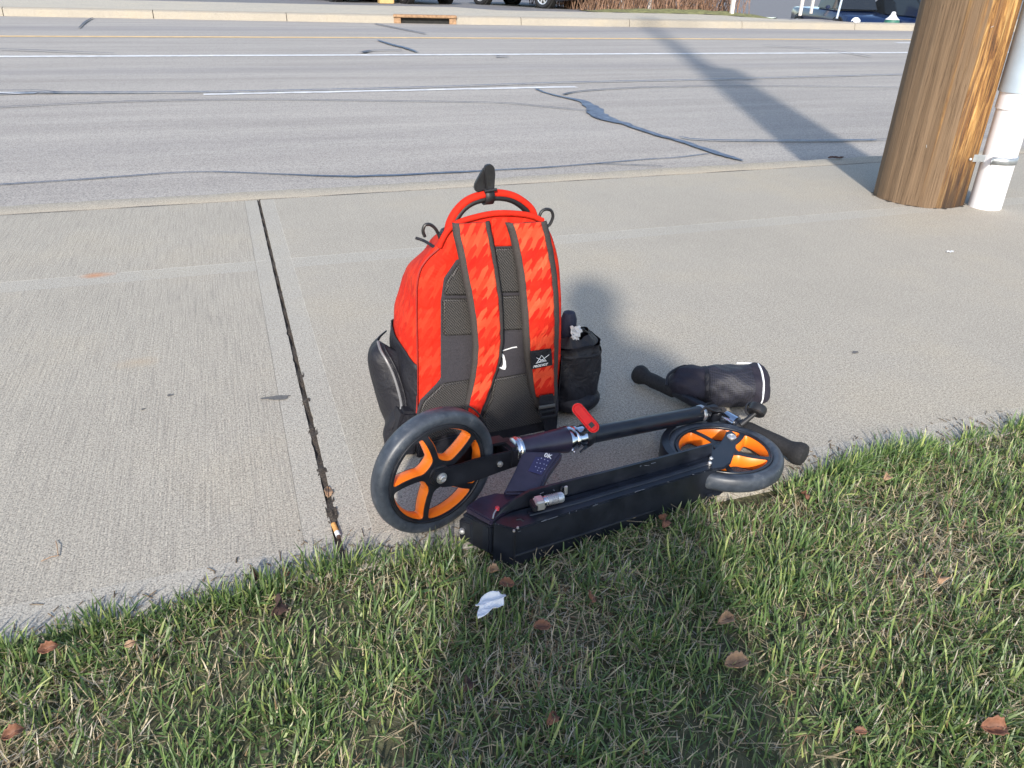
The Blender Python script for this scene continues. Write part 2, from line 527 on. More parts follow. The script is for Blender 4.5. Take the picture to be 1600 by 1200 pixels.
M['postwhite'] = simple('white_post_paint', (.62, .58, .55), .6, 0, .1, 10)
M['signblue'] = simple('blue_sign_board', (.03, .10, .42), .4, 0, .05, 10)
M['green'] = simple('green_barrel', (.03, .14, .10), .5, 0, .1, 10)
M['tan'] = simple('tan_plastic', (.52, .36, .15), .6, 0, .1, 10)
M['twig'] = simple('dry_brush_twig', (.22, .13, .085), .85, 0, .4, 12)
M['coat'] = cloth('dark_coat', (.03, .035, .05), .8, .6)
M['skin'] = simple('skin', (.50, .30, .21), .5, 0, .08, 30)
M['hair'] = simple('brown_hair', (.06, .035, .02), .6, 0, .4, 80)
M['lot'] = simple('parking_lot_asphalt', (.17, .165, .17), .85, 0, .25, 8, .4, .004)


def grass_mat():
    m, nt, b = newmat('grass_blade')
    a = N(nt, 'ShaderNodeAttribute')
    a.attribute_name = 'blade'
    a.attribute_type = 'GEOMETRY'
    nt.links.new(a.outputs['Color'], b.inputs['Base Color'])
    b.inputs['Roughness'].default_value = .42
    b.inputs['Specular IOR Level'].default_value = .45
    tr = N(nt, 'ShaderNodeBsdfTranslucent')
    nt.links.new(a.outputs['Color'], tr.inputs[0])
    mx = N(nt, 'ShaderNodeMixShader')
    mx.inputs[0].default_value = .3
    out = nt.nodes['Material Output']
    nt.links.new(b.outputs[0], mx.inputs[1])
    nt.links.new(tr.outputs[0], mx.inputs[2])
    nt.links.new(mx.outputs[0], out.inputs[0])
    return m


M['grass'] = grass_mat()


# ------------------------------------------------------------------ object helpers
def props(o, label=None, cat=None, group=None, kind=None):
    if label:
        o['label'] = label
    if cat:
        o['category'] = cat
    if group:
        o['group'] = group
    if kind:
        o['kind'] = kind
    return o


def thing(name, label, cat, loc=(0, 0, 0), group=None):
    o = bpy.data.objects.new(name, None)
    o.empty_display_size = .05
    COL.objects.link(o)
    o.location = loc
    return props(o, label, cat, group)


def obj(name, vf, mat, parent=None, smooth=True, uv=None):
    """link one mesh; vertices are world coordinates, stored relative to the parent's place"""
    vs, fs = vf[0], vf[1]
    off = Vector((0, 0, 0))
    p = parent
    while p is not None:
        off += p.location
        p = p.parent
    me = bpy.data.meshes.new(name)
    me.from_pydata([tuple(Vector(v) - off) for v in vs], [], fs)
    me.validate()
    me.materials.append(mat)
    if uv is not None:
        l = me.uv_layers.new(name='uv')
        for pl in me.polygons:
            for li in pl.loop_indices:
                l.data[li].uv = uv[me.loops[li].vertex_index]
    bm = bmesh.new()
    bm.from_mesh(me)
    bmesh.ops.recalc_face_normals(bm, faces=bm.faces)
    bm.to_mesh(me)
    bm.free()
    if smooth:
        for pl in me.polygons:
            pl.use_smooth = True
        me.set_sharp_from_angle(angle=R(38))
    o = bpy.data.objects.new(name, me)
    COL.objects.link(o)
    if parent is not None:
        o.parent = parent
    return o


def join(*vfs):
    V, F = [], []
    for vf in vfs:
        n = len(V)
        V += [Vector(v) for v in vf[0]]
        F += [[i + n for i in f] for f in vf[1]]
    return V, F


def catmull(P, k=6, closed=False):
    P = [Vector(p) for p in P]
    n = len(P)
    out = []
    rngi = range(n) if closed else range(n - 1)
    for i in rngi:
        if closed:
            a, b, c, d = P[(i - 1) % n], P[i], P[(i + 1) % n], P[(i + 2) % n]
        else:
            a = P[i - 1] if i > 0 else P[0] * 2 - P[1]
            b, c = P[i], P[i + 1]
            d = P[i + 2] if i + 2 < n else P[-1] * 2 - P[-2]
        for j in range(k):
            t = j / k
            out.append(.5 * ((2 * b) + (c - a) * t + (2 * a - 5 * b + 4 * c - d) * t * t + (3 * b - a - 3 * c + d) * t ** 3))
    if not closed:
        out.append(P[-1])
    return out


def tube(P, r, n=12, caps=True, flat=1.0, upv=None):
    """sweep of a circle (or oval) along P; r a number or a list"""
    P = [Vector(p) for p in P]
    V, F = [], []
    t0 = (P[1] - P[0]).normalized()
    ref = Vector(upv) if upv is not None else (Vector((0, 0, 1)) if abs(t0.z) < .9 else Vector((1, 0, 0)))
    for i, p in enumerate(P):
        t = (P[min(i + 1, len(P) - 1)] - P[max(i - 1, 0)]).normalized()
        s = t.cross(ref)
        if s.length < 1e-5:
            s = t.orthogonal()
        s.normalize()
        u = s.cross(t).normalized()
        ref = u
        rr = r[i] if isinstance(r, (list, tuple)) else r
        for k in range(n):
            a = 2 * math.pi * k / n
            V.append(p + s * (rr * math.cos(a)) + u * (rr * flat * math.sin(a)))
    for i in range(len(P) - 1):
        for k in range(n):
            F.append([i * n + k, i * n + (k + 1) % n, (i + 1) * n + (k + 1) % n, (i + 1) * n + k])
    if caps:
        F.append(list(range(n))[::-1])
        F.append([(len(P) - 1) * n + k for k in range(n)])
    return V, F


def lathe(c, axis, prof, n=48, closed=False, a0=0, a1=360, ref=None):
    """prof: (radius, height along axis) pairs"""
    c = Vector(c)
    ax = Vector(axis).normalized()
    e1 = (ref - ax * ref.dot(ax)).normalized() if ref is not None else ax.orthogonal().normalized()
    e2 = ax.cross(e1)
    full = abs(a1 - a0 - 360) < 1e-6
    m = n if full else n + 1
    V, F = [], []
    for k in range(m):
        a = R(a0 + (a1 - a0) * k / n)
        d = e1 * math.cos(a) + e2 * math.sin(a)
        for (r_, h) in prof:
            V.append(c + d * r_ + ax * h)
    q = len(prof)
    for k in range(n):
        k2 = (k + 1) % m
        for j in range(q - 1 + (1 if closed else 0)):
            j2 = (j + 1) % q
            F.append([k * q + j, k2 * q + j, k2 * q + j2, k * q + j2])
    if not full and closed:
        F.append(list(range(q)))
        F.append([(m - 1) * q + j for j in range(q)])
    return V, F


def prism(outline, off):
    """outline: coplanar world points; off: extrusion vector (centred on nothing: from outline to outline+off)"""
    P = [Vector(p) for p in outline]
    off = Vector(off)
    n = len(P)
    V = P + [p + off for p in P]
    F = [[i, (i + 1) % n, n + (i + 1) % n, n + i] for i in range(n)]
    tris = tessellate_polygon([P])
    F += [list(t) for t in tris]
    F += [[n + i for i in t][::-1] for t in tris]
    return V, F


def bevelled(vf, w, seg=2, ang=30):
    bm = bmesh.new()
    vs = [bm.verts.new(v) for v in vf[0]]
    for f in vf[1]:
        try:
            bm.faces.new([vs[i] for i in f])
        except ValueError:
            pass
    bmesh.ops.recalc_face_normals(bm, faces=bm.faces)
    bmesh.ops.dissolve_limit(bm, angle_limit=R(1), verts=bm.verts, edges=bm.edges)
    es = [e for e in bm.edges if len(e.link_faces) == 2 and e.calc_face_angle(0) > R(ang)]
    bmesh.ops.bevel(bm, geom=es, offset=w, segments=seg, affect='EDGES', clamp_overlap=True)
    bm.verts.ensure_lookup_table()
    for i, v in enumerate(bm.verts):
        v.index = i
    out = [v.co.copy() for v in bm.verts], [[v.index for v in f.verts] for f in bm.faces]
    bm.free()
    return out


def box(c, ex, ey, ez, sx, sy, sz, bev=0.0):
    c, ex, ey, ez = Vector(c), Vector(ex), Vector(ey), Vector(ez)
    V = [c + ex * (sx / 2 * a) + ey * (sy / 2 * b) + ez * (sz / 2 * d) for a in (-1, 1) for b in (-1, 1) for d in (-1, 1)]
    F = [[0, 1, 3, 2], [4, 6, 7, 5], [0, 4, 5, 1], [2, 3, 7, 6], [0, 2, 6, 4], [1, 5, 7, 3]]
    return bevelled((V, F), bev) if bev else (V, F)


X, Y, Z = Vector((1, 0, 0)), Vector((0, 1, 0)), Vector((0, 0, 1))


def abox(x0, x1, y0, y1, z0, z1, bev=0.0):
    return box(((x0 + x1) / 2, (y0 + y1) / 2, (z0 + z1) / 2), X, Y, Z, x1 - x0, y1 - y0, z1 - z0, bev)


def grid_surf(fn, nu, nv, closed_u=False):
    V, F = [], []
    for j in range(nv + 1):
        for i in range(nu if closed_u else nu + 1):
            V.append(Vector(fn(i / nu, j / nv)))
    w = nu if closed_u else nu + 1
    for j in range(nv):
        for i in range(nu):
            a, b = j * w + i, j * w + (i + 1) % w
            F.append([a, b, b + w, a + w])
    return V, F


def copy_tree(o, parent=None):
    c = o.copy()
    COL.objects.link(c)
    if parent is not None:
        c.parent = parent
    for ch in list(o.children):
        copy_tree(ch, c)
    return c


# ================================================================== SETTING
def structure(name, vf, mat, smooth=False, parent=None):
    o = obj(name, vf, mat, parent, smooth)
    if parent is None:
        o['kind'] = 'structure'
    return o


ZR = -.12          # road level, the walk is z = 0


def sheet(x0, x1, y0, y1, z, nx=1, ny=1):
    return grid_surf(lambda u, v: (x0 + (x1 - x0) * u, y0 + (y1 - y0) * v, z), nx, ny)


structure('ground', sheet(-900, 900, -900, 900, -1.75), M['lot'])

# turf bed under the grass (slightly uneven)
def turf_h(x, y):
    return -.012 + .006 * math.sin(3.1 * x + 1.3 * y) + .005 * math.sin(7 * x - 5 * y) - .01 * max(0, min(1, (y - .9) / .15))


structure('lawn_soil', grid_surf(lambda u, v: (-9 + 20 * u, -6 + 7.03 * v, turf_h(-9 + 20 * u, -6 + 7.03 * v)), 120, 60), M['turf'], True)
structure('subsoil', abox(-30, 40, -30, 3.78, -1.7, -.075), M['soil'])

# sidewalk: separate slabs with an open, dirt-filled joint
walk = bpy.data.objects.new('sidewalk', None)
COL.objects.link(walk)
walk['kind'] = 'structure'
JX = .087
SLABS = [(-6.0, -3.0), (-2.99, JX - .0065), (JX + .0060, 5.2), (5.21, 9), (9.01, 14)]


def slab_mesh(x0, x1, y0, y1):
    """slab whose joint edges are slightly chipped"""
    P = []
    n = 130
    for k in range(n + 1):
        P.append(Vector((x1 + min(.0012, rng.normal() * .0003 - (.003 * rng.random() if rng.random() < .04 else 0)), y0 + (y1 - y0) * k / n, 0)))
    for k in range(n + 1):
        P.append(Vector((x0 + max(-.0012, rng.normal() * .0003 + (.003 * rng.random() if rng.random() < .04 else 0)), y1 - (y1 - y0) * k / n, 0)))
    return prism(P, -Z * .09)


for (a, b) in SLABS:
    obj('slab', slab_mesh(a, b, 1.03, 3.545), M['concrete'], walk)
# thin raised trowel ridges beside joint and score
def ridge(p, q, w=.0016, h=.0011, wob=.002, n=40):
    h *= .42
    n *= 6
    p, q = Vector(p), Vector(q)
    d = (q - p).normalized()
    s = Vector((-d.y, d.x, 0))
    pts = [p + (q - p) * (i / n) + s * (rng.normal() * wob * .35) for i in range(n + 1)]
    V, F = [], []
    for i, c in enumerate(pts):
        hh = h * (.1 + 1.2 * rng.random()) * (.35 + .65 * (math.sin(i * .11 + p.x * 9) > -.5)) - .0001
        V += [c - s * w, c + Z * hh, c + s * w]
        if i:
            k = (i - 1) * 3
            F += [[k, k + 3, k + 4, k + 1], [k + 1, k + 4, k + 5, k + 2]]
    return V, F


rd = join(ridge((.150, 2.70, 0), (.153, 1.12, 0)), ridge((.146, 3.5, 0), (.149, 2.70, 0), .0012, .0008),
          ridge((.030, 2.60, 0), (.027, 1.12, 0), .0012, .0007), ridge((.034, 3.5, 0), (.030, 2.71, 0), .0012, .0007),
          ridge((-2.9, 2.71, 0), (.03, 2.705, 0), .0014, .0010), ridge((.15, 2.70, 0), (5.0, 2.70, 0), .0014, .0008, n=100),
          ridge((-2.9, 1.118, 0), (.03, 1.115, 0), .0018, .0012), ridge((.15, 1.115, 0), (5.0, 1.112, 0), .0018, .0010, n=100))
obj('trowel_ridge', rd, M['concrete'], walk)['kind'] = 'stuff'
# grit and dirt lying in the open joint
def joint_dirt(u, v):
    y = 1.03 + 2.6 * v
    rise = max(0, 1 - (y - 1.03) / 1.1)
    h = -.010 + .006 * rise + .004 * math.sin(y * 43) + .003 * rng.random()
    return (JX - .010 + .020 * u, y, h + .005 * rng.random() * (rng.random() > .5))


obj('joint_dirt', grid_surf(joint_dirt, 4, 260), M['dirt'], walk)['kind'] = 'stuff'

# near kerb
def edge_wobble(x, s=1.0):
    return s * (.004 * math.sin(x * 9.1) + .003 * math.sin(x * 23 + 1) + .002 * math.sin(x * 57))


def kerb_fn(u, v):
    x = -14 + 34 * u
    prof = [(3.555 + edge_wobble(x, .5), -.12), (3.553 + edge_wobble(x, .5), -.004), (3.562 + edge_wobble(x, .4), .0), (3.70, -.002), (3.728 + edge_wobble(x), -.006), (3.742 + edge_wobble(x), -.03), (3.755, -.125)]
    i = int(round(v * 6))
    y, z = prof[i]
    return (x, y, z)


kerb = structure('kerb', grid_surf(kerb_fn, 1400, 6), M['kerb'], True)
# dark gap of the walk / kerb joint, with bits of debris
def gapline(u, v):
    x = -14 + 34 * u
    wv = .002 + .005 * abs(math.sin(x * 3.1) * math.sin(x * 7.7 + 1)) + .0015 * rng.random()
    return (x, 3.5485 + (v - .5) * wv + .0015 * math.sin(x * 13), .0016)


structure('kerb_joint_dirt', grid_surf(gapline, 1100, 1), M['dirt'])
walk2 = structure('sidewalk_base', abox(-30, 40, 3.0, 3.55, -.09, -.02), M['soil'])

# road
structure('road', sheet(-120, 160, 3.74, 23.5, ZR, 4, 2), M['road'])


def decal(pts, widths, z, name, mat, wob=.25, step=.05, parent=None):
    """flat strip on the road through world points"""
    P = [Vector((p.x, p.y, z)) for p in pts]
    D, W = [], []
    for i in range(len(P) - 1):
        L = (P[i + 1] - P[i]).length
        n = max(1, int(L / step))
        for j in range(n):
            D.append(P[i].lerp(P[i + 1], j / n))
            W.append(widths[i] * (1 - j / n) + widths[i + 1] * j / n)
    D.append(P[-1])
    W.append(widths[-1])
    V, F = [], []
    for i in range(len(D)):
        t = (D[min(i + 1, len(D) - 1)] - D[max(i - 1, 0)]).normalized()
        s = Vector((-t.y, t.x, 0))
        w = W[i] / 2
        c = D[i] + s * (rng.normal() * wob * w * .5)
        V += [c - s * w * (1 + wob * rng.normal()), c + s * w * (1 + wob * rng.normal())]
        if i:
            k = 2 * i
            F.append([k - 2, k, k + 1, k - 1])
    return V, F


def rp(L):
    return [at(x, y, ZR) for x, y in L]


mk = bpy.data.objects.new('road_markings', None)
COL.objects.link(mk)
mk['kind'] = 'structure'


def marking(y0, y1, x0, x1, w, mat, name):
    P = [Vector((x0, y0, 0)), Vector((x1, y1, 0))]
    obj(name, decal(P, [w, w], ZR + .004, name, mat, .04, .25), mat, mk, False)


marking(11.74, 11.30, -14, 34, .20, M['paint_white'], 'lane_line')
marking(15.3, 13.9, -14, 34, .24, M['paint_yellow'], 'centre_line')
a, b = at(318, 148, ZR), at(900, 136, ZR)
obj('lane_dash', decal([a, b], [.11, .11], ZR + .004, '', None, .12, .12), M['paint_white'], mk, False)
a, b = at(-260, 142, ZR), at(56, 146, ZR)
obj('lane_dash', decal([a, b], [.11, .11], ZR + .004, '', None, .12, .12), M['paint_white'], mk, False)
a, b = at(1400, 67, ZR), at(1560, 69, ZR)
obj('lane_dash', decal([a, b], [.2, .2], ZR + .004, '', None, .12, .2), M['paint_white'], mk, False)

seal = bpy.data.objects.new('crack_sealant', None)
COL.objects.link(seal)
seal['kind'] = 'structure'
CR = [
    ([(-60, 296), (0, 290), (140, 281), (300, 270), (420, 273), (555, 277), (700, 271), (780, 267), (880, 261), (1000, 251), (1060, 247), (1109, 241)],
     [.013, .014, .016, .013, .014, .032, .032, .019, .016, .014, .013, .012], 'tar'),
    ([(930, 257), (985, 259), (1036, 261)], [.012, .014, .006], 'tar_thin'),
    ([(838, 140), (852, 146), (885, 154), (912, 160), (928, 172), (945, 186), (975, 195), (1020, 210), (1062, 222), (1110, 238), (1140, 247), (1160, 253)],
     [.035, .035, .05, .09, .14, .15, .08, .06, .055, .07, .06, .02], 'tar'),
    ([(924, 170), (926, 180), (940, 187)], [.05, .05, .04], 'tar'),
    ([(-40, 171), (200, 160), (400, 157), (600, 159), (780, 162), (850, 168), (922, 175)], [.02] * 7, 'tar_thin'),
    ([(880, 149), (900, 145), (930, 142), (1000, 138), (1060, 137), (1095, 136), (1250, 136), (1600, 140)], [.05, .03, .03, .03, .025, .03, .02, .02], 'tar_thin'),
    ([(1062, 216), (1085, 220), (1150, 222), (1290, 222), (1368, 221)], [.02, .03, .034, .038, .04], 'tar'),
    ([(1368, 221), (1420, 219), (1600, 214)], [.012, .012, .012], 'tar_thin'),
    ([(-60, 151), (0, 149), (60, 147), (95, 147), (300, 146), (600, 140), (840, 132), (960, 129), (1100, 126), (1400, 118), (1700, 110)],
     [.05, .05, .06, .07, .04, .035, .035, .04, .035, .035, .035], 'tar'),
    ([(-60, 142), (0, 144), (60, 144), (95, 147)], [.03, .03, .03, .03], 'tar_thin'),
    ([(590, 64), (612, 71), (632, 76), (652, 83)], [.05, .07, .09, .05], 'tar'),
    ([(566, 84), (578, 81), (600, 80), (628, 80)], [.10, .07, .05, .06], 'tar_thin'),
    ([(124, 45), (131, 38), (136, 34), (145, 29)], [.03, .04, .05, .03], 'tar_thin'),
    ([(585, 38), (620, 45), (665, 54)], [.06, .06, .05], 'tar_thin'),
    ([(775, 90), (795, 91)], [.12, .05], 'tar_thin'),
    ([(0, 79), (80, 82), (180, 86)], [.03, .05, .03], 'tar_thin'),
    ([(1190, 72), (1290, 80), (1360, 90)], [.04, .04, .04], 'tar_thin'),
]
for k, (L, Wd, mt) in enumerate(CR):
    P = catmull(rp(L), 4)
    ws_ = [Wd[min(len(Wd) - 1, i // 4)] * (1 - (i % 4) / 4) + Wd[min(len(Wd) - 1, i // 4 + 1)] * ((i % 4) / 4) for i in range(len(P))]
    obj('sealed_crack', decal(P, ws_, ZR + .008 + .0012 * k, '', None, .16, .06), M[mt], seal, False)

# far side: kerb line follows the photograph's slight convergence
def far_y(x):
    pts = [(-40, 24.4), (-4.3, 20.85), (5.2, 19.0), (17.4, 17.6), (60, 15.5)]
    for (xa, ya), (xb, yb) in zip(pts, pts[1:]):
        if x <= xb:
            t = (x - xa) / (xb - xa)
            return ya + (yb - ya) * t
    return pts[-1][1]


DR0, DR1 = at(618, 34, ZR).x, at(706, 39, ZR).x      # storm drain mouth


def far_kerb_piece(x0, x1):
    V, F = [], []
    n = max(2, int((x1 - x0) / .25))
    for i in range(n + 1):
        x = x0 + (x1 - x0) * i / n
        y = far_y(x) + .012 * math.sin(x * 5)
        V += [Vector((x, y, ZR - .03)), Vector((x, y + .03, .02)), Vector((x, y + .08, .05)), Vector((x, y + .26, .055)), Vector((x, y + .262, -.05))]
        if i:
            k = (i - 1) * 5
            for j in range(4):
                F.append([k + j, k + 5 + j, k + 6 + j, k + 1 + j])
    F.append([0, 1, 2, 3, 4])
    F.append([n * 5 + j for j in range(5)][::-1])
    return V, F


fk = bpy.data.objects.new('far_kerb', None)
COL.objects.link(fk)
fk['kind'] = 'structure'
xs = [-40, -20, -12, -7.2, -4.2, -1.2, 1.6, DR0 - .12]
for a, b in zip(xs, xs[1:]):
    obj('kerb_stone', far_kerb_piece(a + .008, b - .008), M['farkerb'], fk)
xs = [DR1 + .12, 6.9, 9.6, 12.6, 15.8, 19, 24, 32, 60]
for a, b in zip(xs, xs[1:]):
    obj('kerb_stone', far_kerb_piece(a + .008, b - .008), M['farkerb'], fk)

# pavement and grassed verge beyond it
def far_ground(x, t):
    """t metres behind the kerb line"""
    y = far_y(x) + .26 + t
    z = .05 + .004 * t
    if x > 11.5:
        k = min(1, (x - 11.5) / 3)
        dip = max(0, min(1, (t - 4.4) / 6))
        z -= .93 * k * dip * dip * (3 - 2 * dip)
        z -= .62 * math.exp(-((x - 18.9) ** 2 + (y - 22.2) ** 2) / 7)
    return (x, y, z)


structure('far_pavement', grid_surf(lambda u, v: far_ground(-40 + 100 * u, (3.3 + 1.6 * (u < .47)) * v), 120, 3), M['farpave'], True)
structure('far_parking_lot', grid_surf(lambda u, v: [far_ground(-60 + 140 * u, 3.3 + 60 * v * v)[i] - (.006 if i == 2 else 0) for i in range(3)], 160, 60), M['lot'], True)


def verge(u, v):
    x = 10.2 + 13 * u
    t = 3.2 + 1.2 * v
    p = far_ground(x, t)
    w = math.sin(math.pi * v) * (1 - abs(2 * u - 1) ** 6)
    return (p[0], p[1], p[2] + .004 + .10 * w + .01 * math.sin(x * 7))


structure('far_grass_verge', grid_surf(verge, 80, 8), simple('dry_verge_turf', (.17, .17, .07), .9, 0, .4, 8, .8, .02), True)

# ================================================================== STORM DRAIN
dr = thing('storm_drain', 'rust stained storm drain inlet set into the far kerb', 'storm drain', (.5 * (DR0 + DR1), far_y(DR0), ZR))
ym = far_y(.5 * (DR0 + DR1))
dy = far_y(DR1) - far_y(DR0)
ax = Vector((DR1 - DR0, dy, 0)).normalized()
pn = Vector((-ax.y, ax.x, 0))
cc = Vector((.5 * (DR0 + DR1), ym, 0))
Ld = (Vector((DR1, far_y(DR1), 0)) - Vector((DR0, far_y(DR0), 0))).length
obj('top_slab', box(cc + pn * .12 + Z * .035, ax, pn, Z, Ld + .36, .30, .06, .012), M['rust'], dr)
for s in (-1, 1):
    obj('side_block', box(cc + ax * (s * (Ld / 2 + .09)) + pn * .13 + Z * -.065, ax, pn, Z, .16, .26, .13, .01), M['rust'], dr)
obj('inlet_mouth', box(cc + pn * .2 + Z * -.065, ax, pn, Z, Ld + .01, .2, .13), M['dark'], dr)

# ================================================================== UTILITY POLE, PIPE
PC = Vector((3.112, 2.835, 0))
pole = thing('utility_pole', 'thick weathered wooden utility pole standing in the sidewalk near the kerb', 'utility pole', PC)


def pole_fn(u, v):
    a = 2 * math.pi * u
    z = -.05 + 10.5 * v ** 1.6
    r_ = .199 - .0075 * z
    r_ *= 1 + .012 * math.sin(5 * a + .8 * z) + .006 * math.sin(11 * a + 2.3 * z) + .004 * math.sin(23 * a - z)
    lean = -.012 * z
    return PC + Vector((r_ * math.cos(a) + lean, r_ * math.sin(a) - .004 * z, z))


pv = grid_surf(pole_fn, 128, 120, True)
pv[1].append([120 * 128 + i for i in range(128)])
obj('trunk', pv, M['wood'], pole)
# junction box high up (its shadow falls across the road), crossarm and a few bolts
bc = PC + Vector((.26, .02, 3.5))
obj('junction_box', box(bc, X, Y, Z, .26, .3, .75, .02), M['guard'], pole)
obj('crossarm', box(PC + Vector((-.05, -.2, 9.4)), X, Y, Z, 2.4, .1, .12, .01), M['wood'], pole)
obj('foot_gap', grid_surf(lambda u, v: PC + Vector(((.19 + (.012 + .010 * math.sin(7 * u * 6.283 + 1) * math.sin(17 * u * 6.283) + .006 * math.sin(31 * u * 6.283)) * v) * math.cos(u * 6.283), (.19 + (.012 + .010 * math.sin(7 * u * 6.283 + 1) * math.sin(17 * u * 6.283) + .006 * math.sin(31 * u * 6.283)) * v) * math.sin(u * 6.283), .0022)), 160, 1), M['dirt'], pole, False)
for k_ in range(14):
    a_ = -2.4 + rng.normal() * .55
    z_ = .25 + rng.random() * 1.6
    r_ = .199 - .0075 * z_ + .0015
    c_ = PC + Vector((r_ * math.cos(a_) - .012 * z_, r_ * math.sin(a_) - .004 * z_, z_))
    t_ = Vector((-math.sin(a_), math.cos(a_), 0)) * math.cos(k_) + Z * math.sin(k_)
    obj('staple', tube([c_ - t_ * .006, c_ + t_ * .006], .0009, 6), M['bracket'], pole)

pb = at(1538, 323, 0)
pipe = thing('conduit_pipe', 'white plastic conduit pipe rising beside the wooden pole', 'pipe', pb)
pr = .070


def lz(z):
    return pb + Vector((-.022 * z, -.004 * z, z))


pj = .465
obj('lower_pipe', tube([lz(z) for z in (-.03, .2, .38, pj)], pr, 40), M['pvc'], pipe)
obj('coupling', lathe(lz(pj - .03), Z, [(pr, 0), (pr + .006, .003), (pr + .0065, .075), (pr, .08)], 40), M['pvc'], pipe)
# galvanised U guard over the upper run
gd = []
for z in (pj + .045, 1.4, 3.1):
    gd.append(lz(z))
obj('upper_guard', tube(gd, .083, 36), M['guard'], pipe)
# strap
sb = lz(.222)
tow = (PC - pb)
tow.z = 0
tow.normalize()
sd = Vector((tow.y, -tow.x, 0))
st_pts = []
for k in range(-9, 10):
    a = R(k * 10)
    st_pts.append(sb + (-tow * math.cos(a) + sd * math.sin(a)) * (pr + .0025))
st_pts = [st_pts[0] + tow * .03 + sd * -.0] + st_pts + [st_pts[-1] + tow * .03]
fl0 = st_pts[0] - sd * .045 + tow * .0
fl1 = st_pts[-1] + sd * .045
chain = [fl0] + st_pts + [fl1]
V, F = [], []
for i, p in enumerate(chain):
    V += [p - Z * .016, p + Z * .016]
    if i:
        F.append([2 * i - 2, 2 * i, 2 * i + 1, 2 * i - 1])
strap = thing('pipe_strap', 'galvanised metal strap clamping the white pipe to the pole', 'strap', sb)
so_ = obj('band', (V, F), M['bracket'], strap)
md = so_.modifiers.new('t', 'SOLIDIFY')
md.thickness = .003
camdir = (Vector((0, 0, CAM_H)) - sb)
camdir.z = 0
camdir.normalize()
lf = at(1519, 244, .222) + camdir * .082
obj('flange', box(at(1533, 243, .222) + camdir * .08, RT - Z * RT.z, camdir, Z, .090, .004, .032, .001), M['bracket'], strap)
obj('bolt', lathe(lf + camdir * .004, camdir, [(0, .004), (.005, .003), (.006, 0)], 12), M['bolt'], strap)

# ================================================================== SCOOTER
def chaikin(P, it=2):
    for _ in range(it):
        Q = []
        n = len(P)
        for i in range(n):
            a, b = P[i], P[(i + 1) % n]
            Q += [a * .75 + b * .25, a * .25 + b * .75]
        P = Q
    return P


